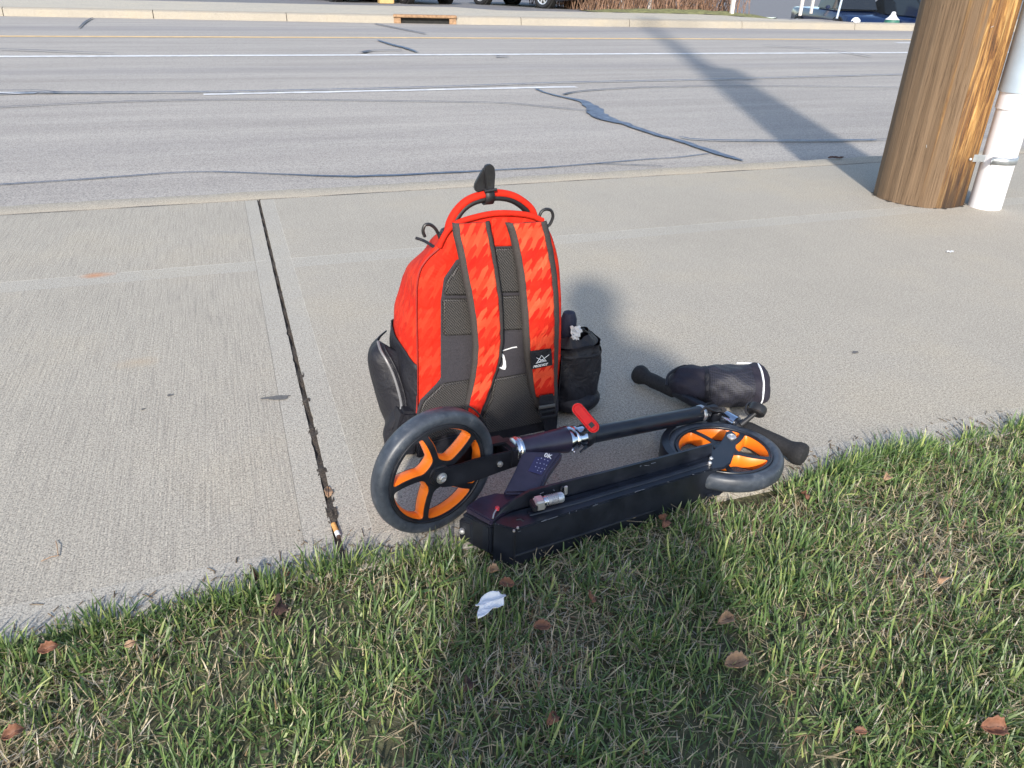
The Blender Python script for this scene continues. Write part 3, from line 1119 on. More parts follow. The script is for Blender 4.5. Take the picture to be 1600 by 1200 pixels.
def build_wheel(name, c, n, rot, parent, refv, label=None):
    """big spoked scooter wheel: tyre, black rim, orange lined windows, hub"""
    c, n = Vector(c), Vector(n).normalized()
    w = bpy.data.objects.new(name, None)
    COL.objects.link(w)
    w.location = c - parent.location
    w.parent = parent
    if label:
        w['label'] = label
    e1 = (refv - n * refv.dot(n)).normalized()
    e2 = n.cross(e1)

    def P(r_, a, h):
        return c + e1 * (r_ * math.cos(a)) + e2 * (r_ * math.sin(a)) + n * h
    prof = [(.099, -.0145), (.103, -.0172), (.110, -.0180), (.1165, -.0160), (.1205, -.0105), (.122, 0), (.1205, .0105), (.1165, .0160), (.110, .0180), (.103, .0172), (.099, .0145), (.098, 0)]
    obj('tyre', lathe(c, n, prof, 96, True), M['tyre'], w)
    ring = [(.0985, .0152), (.0975, .0168), (.0945, .0168), (.093, .0148), (.0925, .0), (.093, -.0148), (.0945, -.0168), (.0975, -.0168), (.0985, -.0152)]
    obj('rim', lathe(c, n, ring, 96, True), M['black'], w)
    loops = []
    for k in range(5):
        b0 = rot + k * 2 * math.pi / 5
        b1 = b0 + 2 * math.pi / 5
        pts = []

        def sk(r_):
            return .16 * ((r_ - .028) / .06) ** 1.2
        rin, rout = .030, .0900
        for r_ in (rin, .045, .062, .077, rout):
            pts.append(Vector((r_, b0 + sk(r_) + .0056 / r_, 0)))
        m0, m1 = pts[-1].y, b1 + sk(rout) - .0050 / rout
        for f in (.12, .3, .5, .7, .88):
            pts.append(Vector((rout + .001, m0 + (m1 - m0) * f, 0)))
        for r_ in (rout, .077, .062, .045, rin):
            pts.append(Vector((r_, b1 + sk(r_) - .0050 / r_, 0)))
        xy = [Vector((p.x * math.cos(p.y), p.x * math.sin(p.y), 0)) for p in pts]
        loops.append(chaikin(xy, 2))
    FH = .0150
    outer = [Vector((.0940 * math.cos(a), .0940 * math.sin(a), 0)) for a in np.linspace(0, 2 * math.pi, 72, endpoint=False)]
    polys = [outer] + [l[::-1] for l in loops]
    tri = tessellate_polygon(polys)
    flat = [p for q in polys for p in q]

    def plate(h0, h1):
        V = [c + e1 * p.x + e2 * p.y + n * h0 for p in flat] + [c + e1 * p.x + e2 * p.y + n * h1 for p in flat]
        m = len(flat)
        F = [list(t) for t in tri] + [[i + m for i in t][::-1] for t in tri]
        s = 0
        for q in polys:
            for i in range(len(q)):
                a, b = s + i, s + (i + 1) % len(q)
                F.append([a, b, b + m, a + m])
            s += len(q)
        return V, F
    obj('spoke_face', plate(FH - .0022, FH), M['black'], w)
    obj('spoke_face', plate(-FH, -FH + .0022), M['black'], w)
    # orange lining, drawn in towards the middle plane
    for q in loops:
        cen = sum(q, Vector()) / len(q)
        V, F = [], []
        L = len(q)
        for h, kk in ((-FH + .0018, .0004), (-.006, .0046), (.006, .0046), (FH - .0018, .0004)):
            for p in q:
                d = (cen - p)
                pp = p + d.normalized() * kk
                V.append(c + e1 * pp.x + e2 * pp.y + n * h)
        for j in range(3):
            for i in range(L):
                F.append([j * L + i, j * L + (i + 1) % L, (j + 1) * L + (i + 1) % L, (j + 1) * L + i])
        # outer skin so that the wall has thickness
        b = len(V)
        for h in (-FH + .0018, FH - .0018):
            for p in q:
                pp = p + (p - cen).normalized() * .0014
                V.append(c + e1 * pp.x + e2 * pp.y + n * h)
        for i in range(L):
            F.append([b + i, b + L + i, b + L + (i + 1) % L, b + (i + 1) % L])
        obj('window_lining', (V, F), M['orange'], w)
        # thin orange lip visible round the near and far edges
        for sgn in (1, -1):
            V, F = [], []
            for p in q:
                d = (cen - p).normalized()
                V += [c + e1 * (p.x - d.x * .0004) + e2 * (p.y - d.y * .0004) + n * (sgn * (FH + .0004)), c + e1 * (p.x + d.x * .0006) + e2 * (p.y + d.y * .0006) + n * (sgn * (FH - .0012))]
            for i in range(L):
                j = (i + 1) % L
                F.append([2 * i, 2 * j, 2 * j + 1, 2 * i + 1])
    obj('hub', lathe(c, n, [(0, .0195), (.014, .0195), (.019, .0180), (.0205, .0150), (.0205, -.0150), (.019, -.0180), (.014, -.0195), (0, -.0195)], 48), M['black'], w)
    return w


SC = Vector((.60, 1.08, 0))
sco = thing('folding_scooter', 'black folding kick scooter with orange wheels lying folded on the sidewalk edge', 'scooter', SC)

WN = Vector((math.sin(R(17.5)), -math.cos(R(17.5)), 0))
WF = Vector((.268, 1.089, .1225))
WC = WF - WN * .0150
fw = build_wheel('front_wheel', WC, WN, R(97), sco, Vector((1, .31, 0)), 'front wheel standing upright')
RN = Vector((.015, .055, 1)).normalized()
RWC = Vector((.8735, 1.103, .036))
rw = build_wheel('rear_wheel', RWC, RN, R(20), sco, Vector((1, 0, 0)), 'rear wheel lying flat beside the handlebar')

A0 = at(806, 702, .108)
A1 = at(1100, 645, .056)
AX = (A1 - A0).normalized()


def onaxis(px_x):
    """point of the stem axis seen at image column px_x"""
    lo, hi = -.6, 1.6
    for _ in range(50):
        m = (lo + hi) / 2
        p = A0.lerp(A1, m) - Vector((0, 0, CAM_H))
        if 800 + FPX * p.dot(RT) / p.dot(FW) < px_x:
            lo = m
        else:
            hi = m
    return A0.lerp(A1, lo)


# fork
fpl = WF + WN * .0085
outline = [(692, 762), (681, 758), (675, 747), (680, 736), (700, 731), (722, 725), (742, 718), (790, 707), (803, 705), (806, 730), (780, 739), (745, 752), (705, 761)]
arm = [onplane(x, y, fpl, WN) for x, y in outline]
obj('fork_arm', bevelled(prism(arm, -WN * .0055), .0018, 2, 40), M['black'], sco)
arm2 = [p - WN * .0445 for p in arm]
obj('fork_arm', bevelled(prism(arm2, -WN * .0055), .0018, 2, 40), M['black'], sco)
hubp = onplane(690, 747, fpl, WN)
obj('axle_bolt', lathe(hubp, WN, [(.0105, 0), (.0105, .0015), (.0075, .002), (.007, .005), (.005, .0062), (.0045, .004), (0, .0035)], 24), M['bolt'], sco)
bp = onplane(781, 725, fpl, WN)
obj('fork_bolt', lathe(bp, WN, [(.006, 0), (.0055, .003), (0, .0045)], 20), M['bolt'], sco)
obj('fork_crown', box(onaxis(797) - WN * .003 - Z * .006, AX, AX.cross(WN).normalized(), WN, .030, .044, .050, .006), M['black'], sco)
obj('fork_bridge', box(onaxis(783) + Z * .014 - WN * .02, AX, AX.cross(WN).normalized(), WN, .040, .006, .03, .002), M['black'], sco)
# rear mudguard wire behind the front wheel
wp = [WC + (Vector((1, .31, 0)).normalized() * math.cos(a) + Z * math.sin(a)) * .129 - WN * .012 for a in np.linspace(R(52), R(14), 14)]
wp.append(onplane(764, 716, fpl - WN * .03, WN))
obj('mudguard_stay', tube(wp, .0015, 8), M['black'], sco)

# head tube and chrome bearing rings
def alongaxis(x0, x1, prof, mat, name, n=40):
    p, q = onaxis(x0), onaxis(x1)
    L = (q - p).length
    return obj(name, lathe(p, AX, [(r_, t * L) for r_, t in prof], n), mat, sco)


alongaxis(799, 812, [(0, 0), (.019, 0), (.0235, .15), (.0245, .35), (.0225, .5), (.0245, .62), (.0240, .9), (.021, 1), (0, 1)], M['chrome'], 'bearing_ring')
alongaxis(811, 884, [(0, 0), (.0215, 0), (.0225, .04), (.0225, .5), (.0245, .85), (.0262, .93), (.0262, .99), (.024, 1), (0, 1)], M['purple'], 'head_tube')
alongaxis(883, 894, [(0, 0), (.0262, 0), (.0272, .25), (.0268, .5), (.0230, .62), (.0230, 1), (0, 1)], M['chrome'], 'bearing_ring')
alongaxis(893, 899, [(0, 0), (.0235, 0), (.0250, .3), (.0250, .7), (.0225, 1), (0, 1)], M['chrome'], 'bearing_ring')
alongaxis(898, 911, [(0, 0), (.0215, 0), (.0215, .2), (.0222, .4), (.0222, .9), (.020, 1), (0, 1)], M['chrome'], 'lock_collar')
alongaxis(909, 922, [(0, 0), (.0225, 0), (.0240, .2), (.0235, .6), (.0200, 1), (0, 1)], M['black'], 'stem_clamp')
alongaxis(918, 1104, [(0, 0), (.0178, 0), (.0178, .97), (.016, 1), (0, 1)], M['deck'], 'stem')
alongaxis(1092, 1097, [(.0178, 0), (.0192, .2), (.0192, .8), (.0178, 1)], M['bolt'], 'stem_ring')
qa = onaxis(914)
obj('clamp_lever', tube(catmull([qa - Z * .016 + WN * .010, at(914, 700, .085), at(906, 707, .078)], 5), [.007, .006, .0055, .005, .0045, .004, .0035, .003, .003, .0028, .0025], 10, True, .6), M['black'], sco)
obj('lever_tip', tube([at(894, 699, .085), at(895, 705, .082), at(899, 707, .082)], .0022, 8), M['chrome'], sco)

# red light clipped on the stem
lc = at(915, 653, .148)
vd = (Vector((0, 0, CAM_H)) - lc).normalized()
la, lb = onplane(903, 639, lc, vd), onplane(927, 667, lc, vd)
lx = (lb - la).normalized()
ly = vd.cross(lx).normalized()


def pill(c, ex, ey, ez, hl, rr, th, bev):
    P = []
    for k in range(13):
        a = -math.pi / 2 + math.pi * k / 12
        P.append(c + ex * (hl + rr * math.cos(a)) + ey * (rr * math.sin(a)))
    for k in range(13):
        a = math.pi / 2 + math.pi * k / 12
        P.append(c + ex * (-hl + rr * math.cos(a)) + ey * (rr * math.sin(a)))
    return bevelled(prism(P, ez * th), bev, 3, 50)


rl = bpy.data.objects.new('stem_light', None)
COL.objects.link(rl)
rl.parent = sco
rl.location = lc - SC
rl['label'] = 'red light clipped on the stem'
mid = (la + lb) / 2
hl = (lb - la).length / 2
obj('housing', pill(mid - vd * .014, lx, ly, vd, hl, .0125, .012, .003), M['blackplastic'], rl)
obj('lens', pill(mid - vd * .002, lx, ly, vd, hl, .0112, .008, .0035), M['rednl'], rl)
obj('button', box(mid + lx * (hl * .78) + vd * .0068, lx, ly, vd, .010, .009, .0022, .0008), M['blackplastic'], rl)
obj('mount', tube([mid - vd * .012 + lx * .018, onaxis(917) + Z * .01], [.008, .010], 10), M['blackplastic'], rl)

# neck beam with sticker
P1, P2, P3, P4 = at(818, 704, .124), at(880, 706, .124), at(843, 770, .084), at(786, 771, .084)
m1, m2 = (P2 + P3) / 2 + (P1 - P2) * .07, (P1 + P4) / 2 + (P2 - P1) * .02
nk = (P2 - P1).cross(P4 - P1).normalized()
if nk.z < 0:
    nk = -nk
obj('neck_beam', bevelled(prism([P1, P2, m1, P3, P4, m2], -nk * .03), .004, 2, 40), M['purple'], sco)
sx_ = (P2 - P1).normalized()
sy_ = nk.cross(sx_).normalized()
so1 = P1 + nk * .0006


def onneck(x, y, lift=.0006):
    return onplane(x, y, P1 + nk * lift, nk)


stk = obj('warning_sticker', prism([onneck(837, 714), onneck(863, 716), onneck(846, 742), onneck(825, 736)], nk * .0004), simple('blue_sticker', (.035, .034, .10), .3, 0, .1, 60), sco)


def text(name, s, org, ex, ey, size, mat, parent, shear=.0, th=.0003, lift=0.0, spacing=1.0):
    cu = bpy.data.curves.new(name, 'FONT')
    cu.body = s
    cu.size = size
    cu.shear = shear
    cu.offset = size * .022
    cu.space_character = spacing
    cu.extrude = th
    cu.resolution_u = 3
    tmp = bpy.data.objects.new(name, cu)
    COL.objects.link(tmp)
    dg = bpy.context.evaluated_depsgraph_get()
    me = bpy.data.meshes.new_from_object(tmp.evaluated_get(dg))
    ex, ey = ex.normalized(), ey.normalized()
    ez = ex.cross(ey)
    vs = [org + ex * v.co.x + ey * v.co.y + ez * (v.co.z + lift) for v in me.vertices]
    fs = [list(p.vertices) for p in me.polygons]
    bpy.data.objects.remove(tmp)
    return obj(name, (vs, fs), mat, parent, False)


tx = (onneck(862, 713) - onneck(850, 709)).normalized()
text('printed_ok', '0K', onneck(849.5, 713.5), tx, nk.cross(tx), .0125, M['white'], sco, 0, .0003, .0008)
dv = []
for (x, y) in ((841, 718), (846, 716), (851, 718), (856, 720), (839, 723), (844, 724), (850, 725), (854, 727), (837, 729), (842, 731), (847, 732), (851, 733), (840, 735), (845, 737)):
    dv.append(lathe(onneck(x, y, .0011), nk, [(0, .0003), (.0011, .0003), (.0011, -.0003)], 6))
obj('sticker_dots', join(*dv), simple('sticker_dot_print', (.35, .36, .5), .5), stk)

# hinge block between neck and deck
hb = [(727, 791), (748, 776), (775, 769), (812, 773), (824, 780), (786, 800), (767, 813)]
top = [at(x, y, .076) for x, y in hb]
obj('hinge_cover', bevelled(prism(top, -Z * .014), .003, 2, 40), M['purple'], sco)
low = [at(x, y, .062) for x, y in [(722, 802), (745, 788), (775, 782), (815, 785), (790, 810), (765, 824)]]
obj('hinge_block', bevelled(prism(low, -Z * .060), .003, 2, 40), M['deck'], sco)
g = [at(x, y, .056) for x, y in [(740, 816), (762, 824), (765, 822), (743, 812)]]
obj('hinge_strap', bevelled(prism([at(738, 812, .062), at(763, 822, .062), at(768, 818, .062), at(743, 807, .062)], -Z * .058), .0015), M['black'], sco)
cl = [at(x, y, .050) for x, y in [(717, 813), (736, 818), (742, 813), (722, 807)]]
obj('latch_plate', bevelled(prism(cl, -Z * .042), .002), M['black'], sco)
lbp = at(722, 828, .030)
fd = (Vector((0, 0, CAM_H)) - lbp)
fd.z = 0
fd.normalize()
obj('latch_bolt', lathe(lbp + fd * .006, fd, [(.0048, -.006), (.0045, .001), (0, .0025)], 16), M['bolt'], sco)
obj('pull_tab', tube(catmull([at(777, 794, .084), at(772, 802, .083), at(770, 810, .080)], 4), .0014, 8), M['bolt'], sco)
obj('pull_knob', lathe(at(777, 795, .083), Z, [(0, .005), (.0035, .004), (.0042, 0), (.003, -.003)], 14), simple('pink_red_knob', (.70, .06, .08), .35), sco)

# deck: lies on its edge, the side channel faces up
ledge = [(770, 817), (805, 827), (1000, 767), (1115, 732), (1122, 727), (1112, 711), (960, 755), (828, 791), (800, 799), (783, 807)]
dk = bpy.data.objects.new('deck', None)
COL.objects.link(dk)
dk.parent = sco
dk.location = at(900, 797, 0) - SC
obj('battery_case', bevelled(prism([at(x, y, .070) for x, y in ledge], -Z * .085), .0022, 2, 25), M['deck'], dk)
wallp = [(772, 815), (784, 805), (802, 797), (828, 789), (895, 772), (960, 755), (1040, 733), (1112, 711)]
hts = [.001, .008, .018, .028, .029, .028, .027, .024]
base = [at(x, y, .070) for x, y in wallp]
V, F = [], []
for i, p in enumerate(base):
    d = (base[min(i + 1, len(base) - 1)] - base[max(i - 1, 0)]).normalized()
    s = Vector((-d.y, d.x, 0))
    hgt = hts[i]
    V += [p - Z * .002, p + Z * hgt * .5 + s * .001, p + Z * hgt + s * .003, p + Z * hgt + s * .008, p + s * .010 - Z * .075, p - Z * .075]
    if i:
        k = (i - 1) * 6
        for j in range(5):
            F.append([k + j, k + 6 + j, k + 7 + j, k + 1 + j])
F += [[0, 1, 2, 3, 4, 5], [len(V) - 6 + j for j in range(6)][::-1]]
obj('side_rail', (V, F), M['deck'], dk)
# rounded rib along the channel
rb = [at(x, y, .0705) for x, y in [(826, 803), (900, 784), (960, 766), (1040, 743), (1108, 722)]]
obj('channel_rib', tube(rb, .0065, 14, True, .45), M['deck'], dk)
# lower front seam strip of the battery case
fs = [at(x, y, .012) for x, y in [(803, 869), (900, 838), (1000, 805), (1112, 764)]]
obj('seam_strip', tube(fs, .0022, 8), M['black'], dk)
obj('corner_trim', tube([at(805, 827, .069), at(803.5, 877, 0)], .0021, 8), M['black'], dk)
for (x, y) in ((1111, 717), (1109, 724)):
    obj('screw', lathe(at(x, y, .0735), Z, [(.0040, -.003), (.0040, .002), (.0025, .0038), (0, .0028)], 16), M['bolt'], dk)
for (x, y, a) in ((809, 824, .1), (803, 829, 1.0)):
    obj('screw', lathe(at(x, y, .0715), Z, [(.0024, -.002), (.002, .0012), (0, .0016)], 10), M['bolt'], dk)

# bare-metal wear along the deck's upper edges, each scratch its own length
wear = []
for (A, B, n_) in ((at(805, 827, .0702), at(1115, 732, .0702), 26), (at(828, 776, .0985), at(1112, 699, .094), 12), (at(770, 817, .0702), at(805, 827, .0702), 4)):
    for k in range(n_):
        t0_ = rng.random() * .95
        l_ = .004 + .05 * rng.random() ** 3
        p = A.lerp(B, t0_) + Vector((0, rng.normal() * .0012, 0))
        q = A.lerp(B, min(1, t0_ + l_)) + Vector((0, rng.normal() * .0012, 0))
        wear.append(tube([p, q], .00045 + .0005 * rng.random(), 5))
for k in range(16):
    t0_ = rng.random()
    p = at(803, 870, .012).lerp(at(1112, 758, .012), t0_) + Vector((0, -.0005, .01 + .045 * rng.random()))
    wear.append(tube([p, p + Vector((.008 * rng.normal(), 0, .004 * rng.normal()))], .0004, 5))
wear.append(tube(catmull([at(807, 812, .0705), at(813, 811, .0705), at(818, 814, .0705)], 3), .0014, 6))
obj('scratches', join(*wear[::2], wear[-1]), simple('bare_scratched_metal', (.13, .14, .16), .5, .2, .3, 60), dk)['kind'] = 'stuff'

# latch spring on the channel
s0, s1 = at(836, 786, .088), at(871, 778, .090)
sdv = (s1 - s0).normalized()
L = (s1 - s0).length
lt = bpy.data.objects.new('fold_latch', None)
COL.objects.link(lt)
lt.parent = sco
lt.location = s0 - SC
obj('clamp', bevelled(box(s0 + sdv * .008 - Z * .002, sdv, Z.cross(sdv).normalized(), sdv.cross(Z.cross(sdv)).normalized(), .018, .022, .020), .003), M['bolt'], lt)
obj('clamp_jaw', box(s0 - sdv * .003 - Z * .004, sdv, Z.cross(sdv).normalized(), Z, .008, .026, .012, .002), M['black'], lt)
obj('sleeve', tube([s0 + sdv * .015, s0 + sdv * .024], .0088, 20), M['chrome'], lt)
pr_ = []
for k in range(0, 15):
    pr_.append((.0100 if k % 2 else .0076, .022 + k * .0017))
pr_ = [(0, .022)] + pr_ + [(.0095, .046), (.0095, .054), (.0075, .057), (0, .057)]
obj('spring', lathe(s0 - sdv * .004, sdv, pr_, 22), M['spring'], lt)
obj('latch_tab', box(at(884, 766, .094), sdv, Y, Z, .006, .004, .018, .001), M['bolt'], lt)
obj('latch_eye', lathe(at(878, 764, .090), Vector((.3, -.9, .3)), [(.003, 0), (.0055, .001), (.0055, .003), (.003, .004)], 14, True), M['black'], lt)

# bracket to the rear wheel
brk = [(1108, 708), (1122, 697), (1131, 683), (1135, 674), (1142, 672), (1150, 678), (1151, 690), (1148, 706), (1142, 722), (1132, 730), (1112, 733)]
bz = .0745
obj('wheel_bracket', bevelled(prism([at(x, y, bz) for x, y in brk], -Z * .006), .0015, 2, 40), M['deck'], sco)
obj('wheel_bracket', bevelled(prism([at(x, y, bz) - Z * .062 for x, y in brk], -Z * .006), .0015, 2, 40), M['deck'], sco)
obj('axle_bolt', lathe(at(1143, 683, bz), Z, [(.0095, 0), (.0095, .002), (.007, .0045), (.0045, .005), (.004, .003), (0, .0028)], 24), M['bolt'], sco)
obj('axle_spacer', tube([at(1143, 683, bz) - Z * .001, Vector((at(1143, 683, bz).x, at(1143, 683, bz).y, .048))], .011, 20), M['black'], sco)
# mudguard round the far-left of the rear wheel
e1 = Vector((1, 0, 0))
mg = lathe(RWC, RN, [(.1265, -.022), (.1285, -.018), (.1285, .018), (.126, .0225), (.112, .0245), (.111, .0230), (.1245, .0205), (.1265, .016), (.1265, -.016)], 36, True, 118, 208, e1)
obj('mudguard', mg, M['black'], sco)

# handlebar
G0, G1 = at(1003, 586, .030), at(1050, 610, .036)
H0, H1 = at(1166, 670, .036), at(1252, 710, .027)
bar = tube([G0.lerp(G1, .3), G1, at(1120, 648, .042), H0, H0.lerp(H1, .5)], .0115, 20)
obj('handlebar', bar, M['black'], sco)


def grip(p, q, r0, name):
    d = (q - p).normalized()
    L = (q - p).length
    pr = [(0, -.002), (r0 * .8, -.001), (r0, .006), (r0 * .99, L * .3), (r0 * 1.04, L * .55), (r0 * .98, L * .72), (r0 * 1.15, L * .80), (r0 * 1.36, L * .86), (r0 * 1.42, L * .93), (r0 * 1.25, L * .985), (r0 * .8, L * 1.01), (0, L * 1.015)]
    return obj(name, lathe(p, d, pr, 32), M['foam'], sco)


grip(at(1056, 612, .037), at(995, 583, .030), .0172, 'grip')
grip(at(1164, 669, .036), at(1258, 713, .027), .0178, 'grip')
obj('stem_joint', box(at(1112, 646, .048), AX, Z.cross(AX).normalized(), Z, .045, .036, .034, .008), M['black'], sco)
obj('bar_clamp', tube([at(1133, 652, .042), at(1150, 662, .040)], .0165, 24), M['chrome'], sco)
obj('bar_clamp', tube([at(1155, 664, .040), at(1163, 669, .038)], .0155, 24), M['black'], sco)
# bell on its stalk
bl = bpy.data.objects.new('bell', None)
COL.objects.link(bl)
bl.parent = sco
bl.location = at(1186, 640, .075) - SC
b0, b1 = at(1157, 664, .052), at(1181, 645, .076)
bdir = (b1 - b0).normalized()
obj('stalk', tube([b0, b1], [.0062, .0052], 14), M['blackplastic'], bl)
obj('clamp_band', tube([at(1151, 668, .036), at(1160, 672, .034)], .0185, 20), M['blackplastic'], bl)
bn = (bdir * .8 + Vector((.1, .5, .25))).normalized()
obj('dome', lathe(b1 - bn * .002, bn, [(0, -.002), (.016, -.001), (.0192, .002), (.0200, .014), (.0182, .0190), (.013, .0215), (0, .022)], 32), M['blackplastic'], bl)
obj('striker', tube(catmull([at(1172, 650, .066), at(1166, 643, .072), at(1167, 634, .080), at(1173, 630, .084)], 4), .0032, 8), M['blackplastic'], bl)
# brake cable
obj('cable', tube(catmull([at(1095, 644, .078), at(1103, 637, .088), at(1115, 642, .082), at(1128, 640, .07)], 5), .0028, 8), M['blackplastic'], sco)

# ================================================================== HANDLEBAR BAG
B0, B1 = at(1044, 600, .052), at(1201, 603, .055)
bgd = (B1 - B0).normalized()
BL = (B1 - B0).length
bag = thing('bottle_bag', 'black mesh bottle bag with white reflective piping strapped on the scooter handlebar', 'bag', (B0.x + .1, B0.y, 0))
print('bag length', BL)


def bag_surf(t0, t1, prof, nu=48, nv=26, lump=.0030):
    bu = Z - bgd * bgd.dot(Z)
    bu.normalize()
    bs = bgd.cross(bu)

    def f(u, v):
        a = 2 * math.pi * u
        t = t0 + (t1 - t0) * v
        r_ = float(np.interp(t, [p[0] for p in prof], [p[1] for p in prof]))
        r_ += lump * (math.sin(3 * a + 9 * t) + .6 * math.sin(5 * a - 17 * t) + .35 * math.sin(9 * a + 31 * t)) * min(1, r_ / .03)
        r_ -= .004 * math.exp(-((t - .33) / .05) ** 2)
        return B0 + bgd * (t * BL) + bs * (r_ * math.cos(a)) + bu * (r_ * math.sin(a) * .92)
    return grid_surf(f, nu, nv, True)


obj('mesh_sleeve', bag_surf(.32, .84, [(.32, .0465), (.36, .0475), (.44, .052), (.6, .0535), (.84, .053)]), M['bagmesh'], bag)
obj('base_panel', bag_surf(.80, 1.0, [(.80, .0538), (.86, .054), (.90, .052), (.94, .047), (.97, .038), (.99, .022), (1.0, .002)]), M['neoprene'], bag)
obj('cover', bag_surf(.0, .34, [(0, .006), (.02, .020), (.05, .030), (.12, .040), (.22, .047), (.30, .0492), (.34, .0485)]), M['neoprene'], bag)
obj('seam_binding', bag_surf(.325, .375, [(.325, .0490), (.335, .0515), (.365, .0515), (.375, .0488)], 48, 4, .001), M['blackcloth'], bag)
obj('reflective_piping', bag_surf(.872, .892, [(.872, .0535), (.877, .0560), (.887, .0558), (.892, .0530)], 48, 4, .0012), M['reflect'], bag)
bu = (Z - bgd * bgd.dot(Z)).normalized()
bs = bgd.cross(bu)
TS = -1 if (bs.y < 0) else 1
tp = []
for t in np.linspace(.68, .88, 8):
    a = R(62)
    r_ = .0562
    tp.append(B0 + bgd * (t * BL) + (bs * math.cos(a) * TS + bu * math.sin(a) * .92) * r_)
obj('reflective_piping', tube(tp, .0019, 6), M['reflect'], bag)
sk_ = at(1112, 640, .06)
obj('strap', box(sk_, bgd, Vector((-.2, -.8, .5)).normalized(), Vector((0, .5, .85)), .05, .05, .012, .003), M['blackcloth'], bag)
obj('drawcord', tube(catmull([B0 + bgd * (.33 * BL) - Z * .02 + Y * -.05, at(1103, 632, .07), at(1110, 640, .065)], 5), .002, 8), M['blackcloth'], bag)
obj('flap', tube(catmull([at(1092, 580, .085), at(1070, 572, .088), at(1046, 584, .08), at(1041, 602, .065)], 6), .0035, 8), M['blackcloth'], bag)

# ================================================================== BACKPACK
BA = Vector((.282, 1.343, 0))
BU = (Vector((.584, 1.37, 0)) - BA).normalized()
BN = Vector((BU.y, -BU.x, 0))          # towards the viewer
BW = -BN


def bp_(u, v, w):
    return BA + BU * u + Z * v + BW * w


def pw(x, y, w):
    """image point -> (u, v) on the plane at depth w of the pack"""
    p = onplane(x, y, BA + BW * w, BN)
    return (p - BA).dot(BU), p.z


def pp(x, y, w):
    u, v = pw(x, y, w)
    return bp_(u, v, w)


def uvof(vs, k=1.0):
    return [((Vector(v) - BA).dot(BU) * k, Vector(v).z * k) for v in vs]


pack = thing('backpack', 'red and black backpack standing on the sidewalk behind the scooter', 'backpack', BA + BU * .16 + BW * .09)
front = [pw(x, y, 0) for x, y in [(652, 560), (651, 465), (655, 425), (666, 404), (688, 378), (700, 358), (722, 344), (750, 336), (780, 331), (815, 333), (842, 340), (857, 352), (869, 380), (876, 415), (878, 470), (876, 560)]]
ol = [(.012, 0.0), (.010, .06), (.009, .13)] + front + [(.333, .08), (.332, 0.0)]
olv = catmull([Vector((a, b, 0)) for a, b in ol], 4)
olv = [Vector((p.x, max(p.y, 0), 0)) for p in olv]
UC = .170
prof_w = [(-.0015, -.002), (.006, .003), (.022, .009), (.05, .014), (.09, .017), (.13, .014), (.165, .003), (.188, -.018), (.200, -.045), (.205, -.08)]


def body_pt(i, b, w, extra=0.0):
    p = olv[i]
    hi = max(0, min(1, (p.y - .20) / .27))
    hi = hi * hi * (3 - 2 * hi)
    u = UC + (p.x - UC) * (1 + (b * (1 - .9 * hi) - .16 * hi * w + extra) / .16)
    v = p.y * (1 + (b * .35 * (1 - hi) + extra) / .45) * (1 - .85 * w * hi * (1 + 2.2 * max(0, w - .1)))
    # soft folds on the flanks
    fold = .003 * math.sin(p.y * 46 + w * 22) * math.sin(w * 30) + .002 * math.sin(p.y * 90 - w * 40)
    side = 1 if p.x > UC else -1
    return bp_(u + side * fold * (0 if w < .015 else 1), v, w)


V, F = [], []
m = len(olv)
for (w, b) in prof_w:
    for i in range(m):
        V.append(body_pt(i, b, w))
for j in range(len(prof_w) - 1):
    for i in range(m - 1):
        F.append([j * m + i, j * m + i + 1, (j + 1) * m + i + 1, (j + 1) * m + i])
F.append(list(range(m))[::-1])
F.append([(len(prof_w) - 1) * m + i for i in range(m)])
F.append([0, m - 1] + [j * m + m - 1 for j in range(1, len(prof_w))] + [j * m for j in range(len(prof_w) - 1, 0, -1)])
uvb = []
for v in V:
    q = Vector(v) - BA
    uvb.append((q.dot(BU) - q.dot(BW) * .8, q.z))
body = obj('body', (V, F), M['redplain'], pack, True, uvb)
sb_ = body.modifiers.new('s', 'SUBSURF')
sb_.levels = sb_.render_levels = 1


def body_patch(ids, vtop, extra, name, mat):
    """cloth panel lying over the flank of the body, from the ground up to vtop(w)"""
    V, F = [], []
    NJ, NI = 24, 18
    pts = [olv[i] for i in ids]
    vv = [p.y for p in pts]
    uu = [p.x for p in pts]
    if vv[0] > vv[-1]:
        vv, uu = vv[::-1], uu[::-1]
    for j in range(NJ + 1):
        w = .0 + .192 * j / NJ
        b = float(np.interp(w, [a[0] for a in prof_w], [a[1] for a in prof_w]))
        vt = vtop(w)
        for i in range(NI + 1):
            v0 = vt * i / NI
            u0 = float(np.interp(v0, vv, uu))
            u = UC + (u0 - UC) * (1 + (b + extra) / .16)
            fold = .003 * math.sin(v0 * 46 + w * 22) * math.sin(w * 30) + .002 * math.sin(v0 * 90 - w * 40)
            side = 1 if u0 > UC else -1
            if w < .015:
                fold = 0
            V.append(bp_(u + side * fold, v0 * (1 + b * .55 / .45), w - (.003 if j == 0 else 0)))
        if j:
            for i in range(NI):
                k = (j - 1) * (NI + 1) + i
                F.append([k, k + 1, k + NI + 2, k + NI + 1])
    o = obj(name, (V, F), mat, pack)
    md = o.modifiers.new('t', 'SOLIDIFY')
    md.thickness = .002
    return o


half = m // 2
left_ids = [i for i in range(m) if olv[i].x < UC and olv[i].y < .40]
right_ids = [i for i in range(m) if olv[i].x > UC and olv[i].y < .40]
body_patch(left_ids, lambda w: .213 + .03 * min(1, w / .12), .0035, 'side_panel', M['blackcloth'])
body_patch(right_ids, lambda w: .16, .0035, 'side_panel', M['blackcloth'])


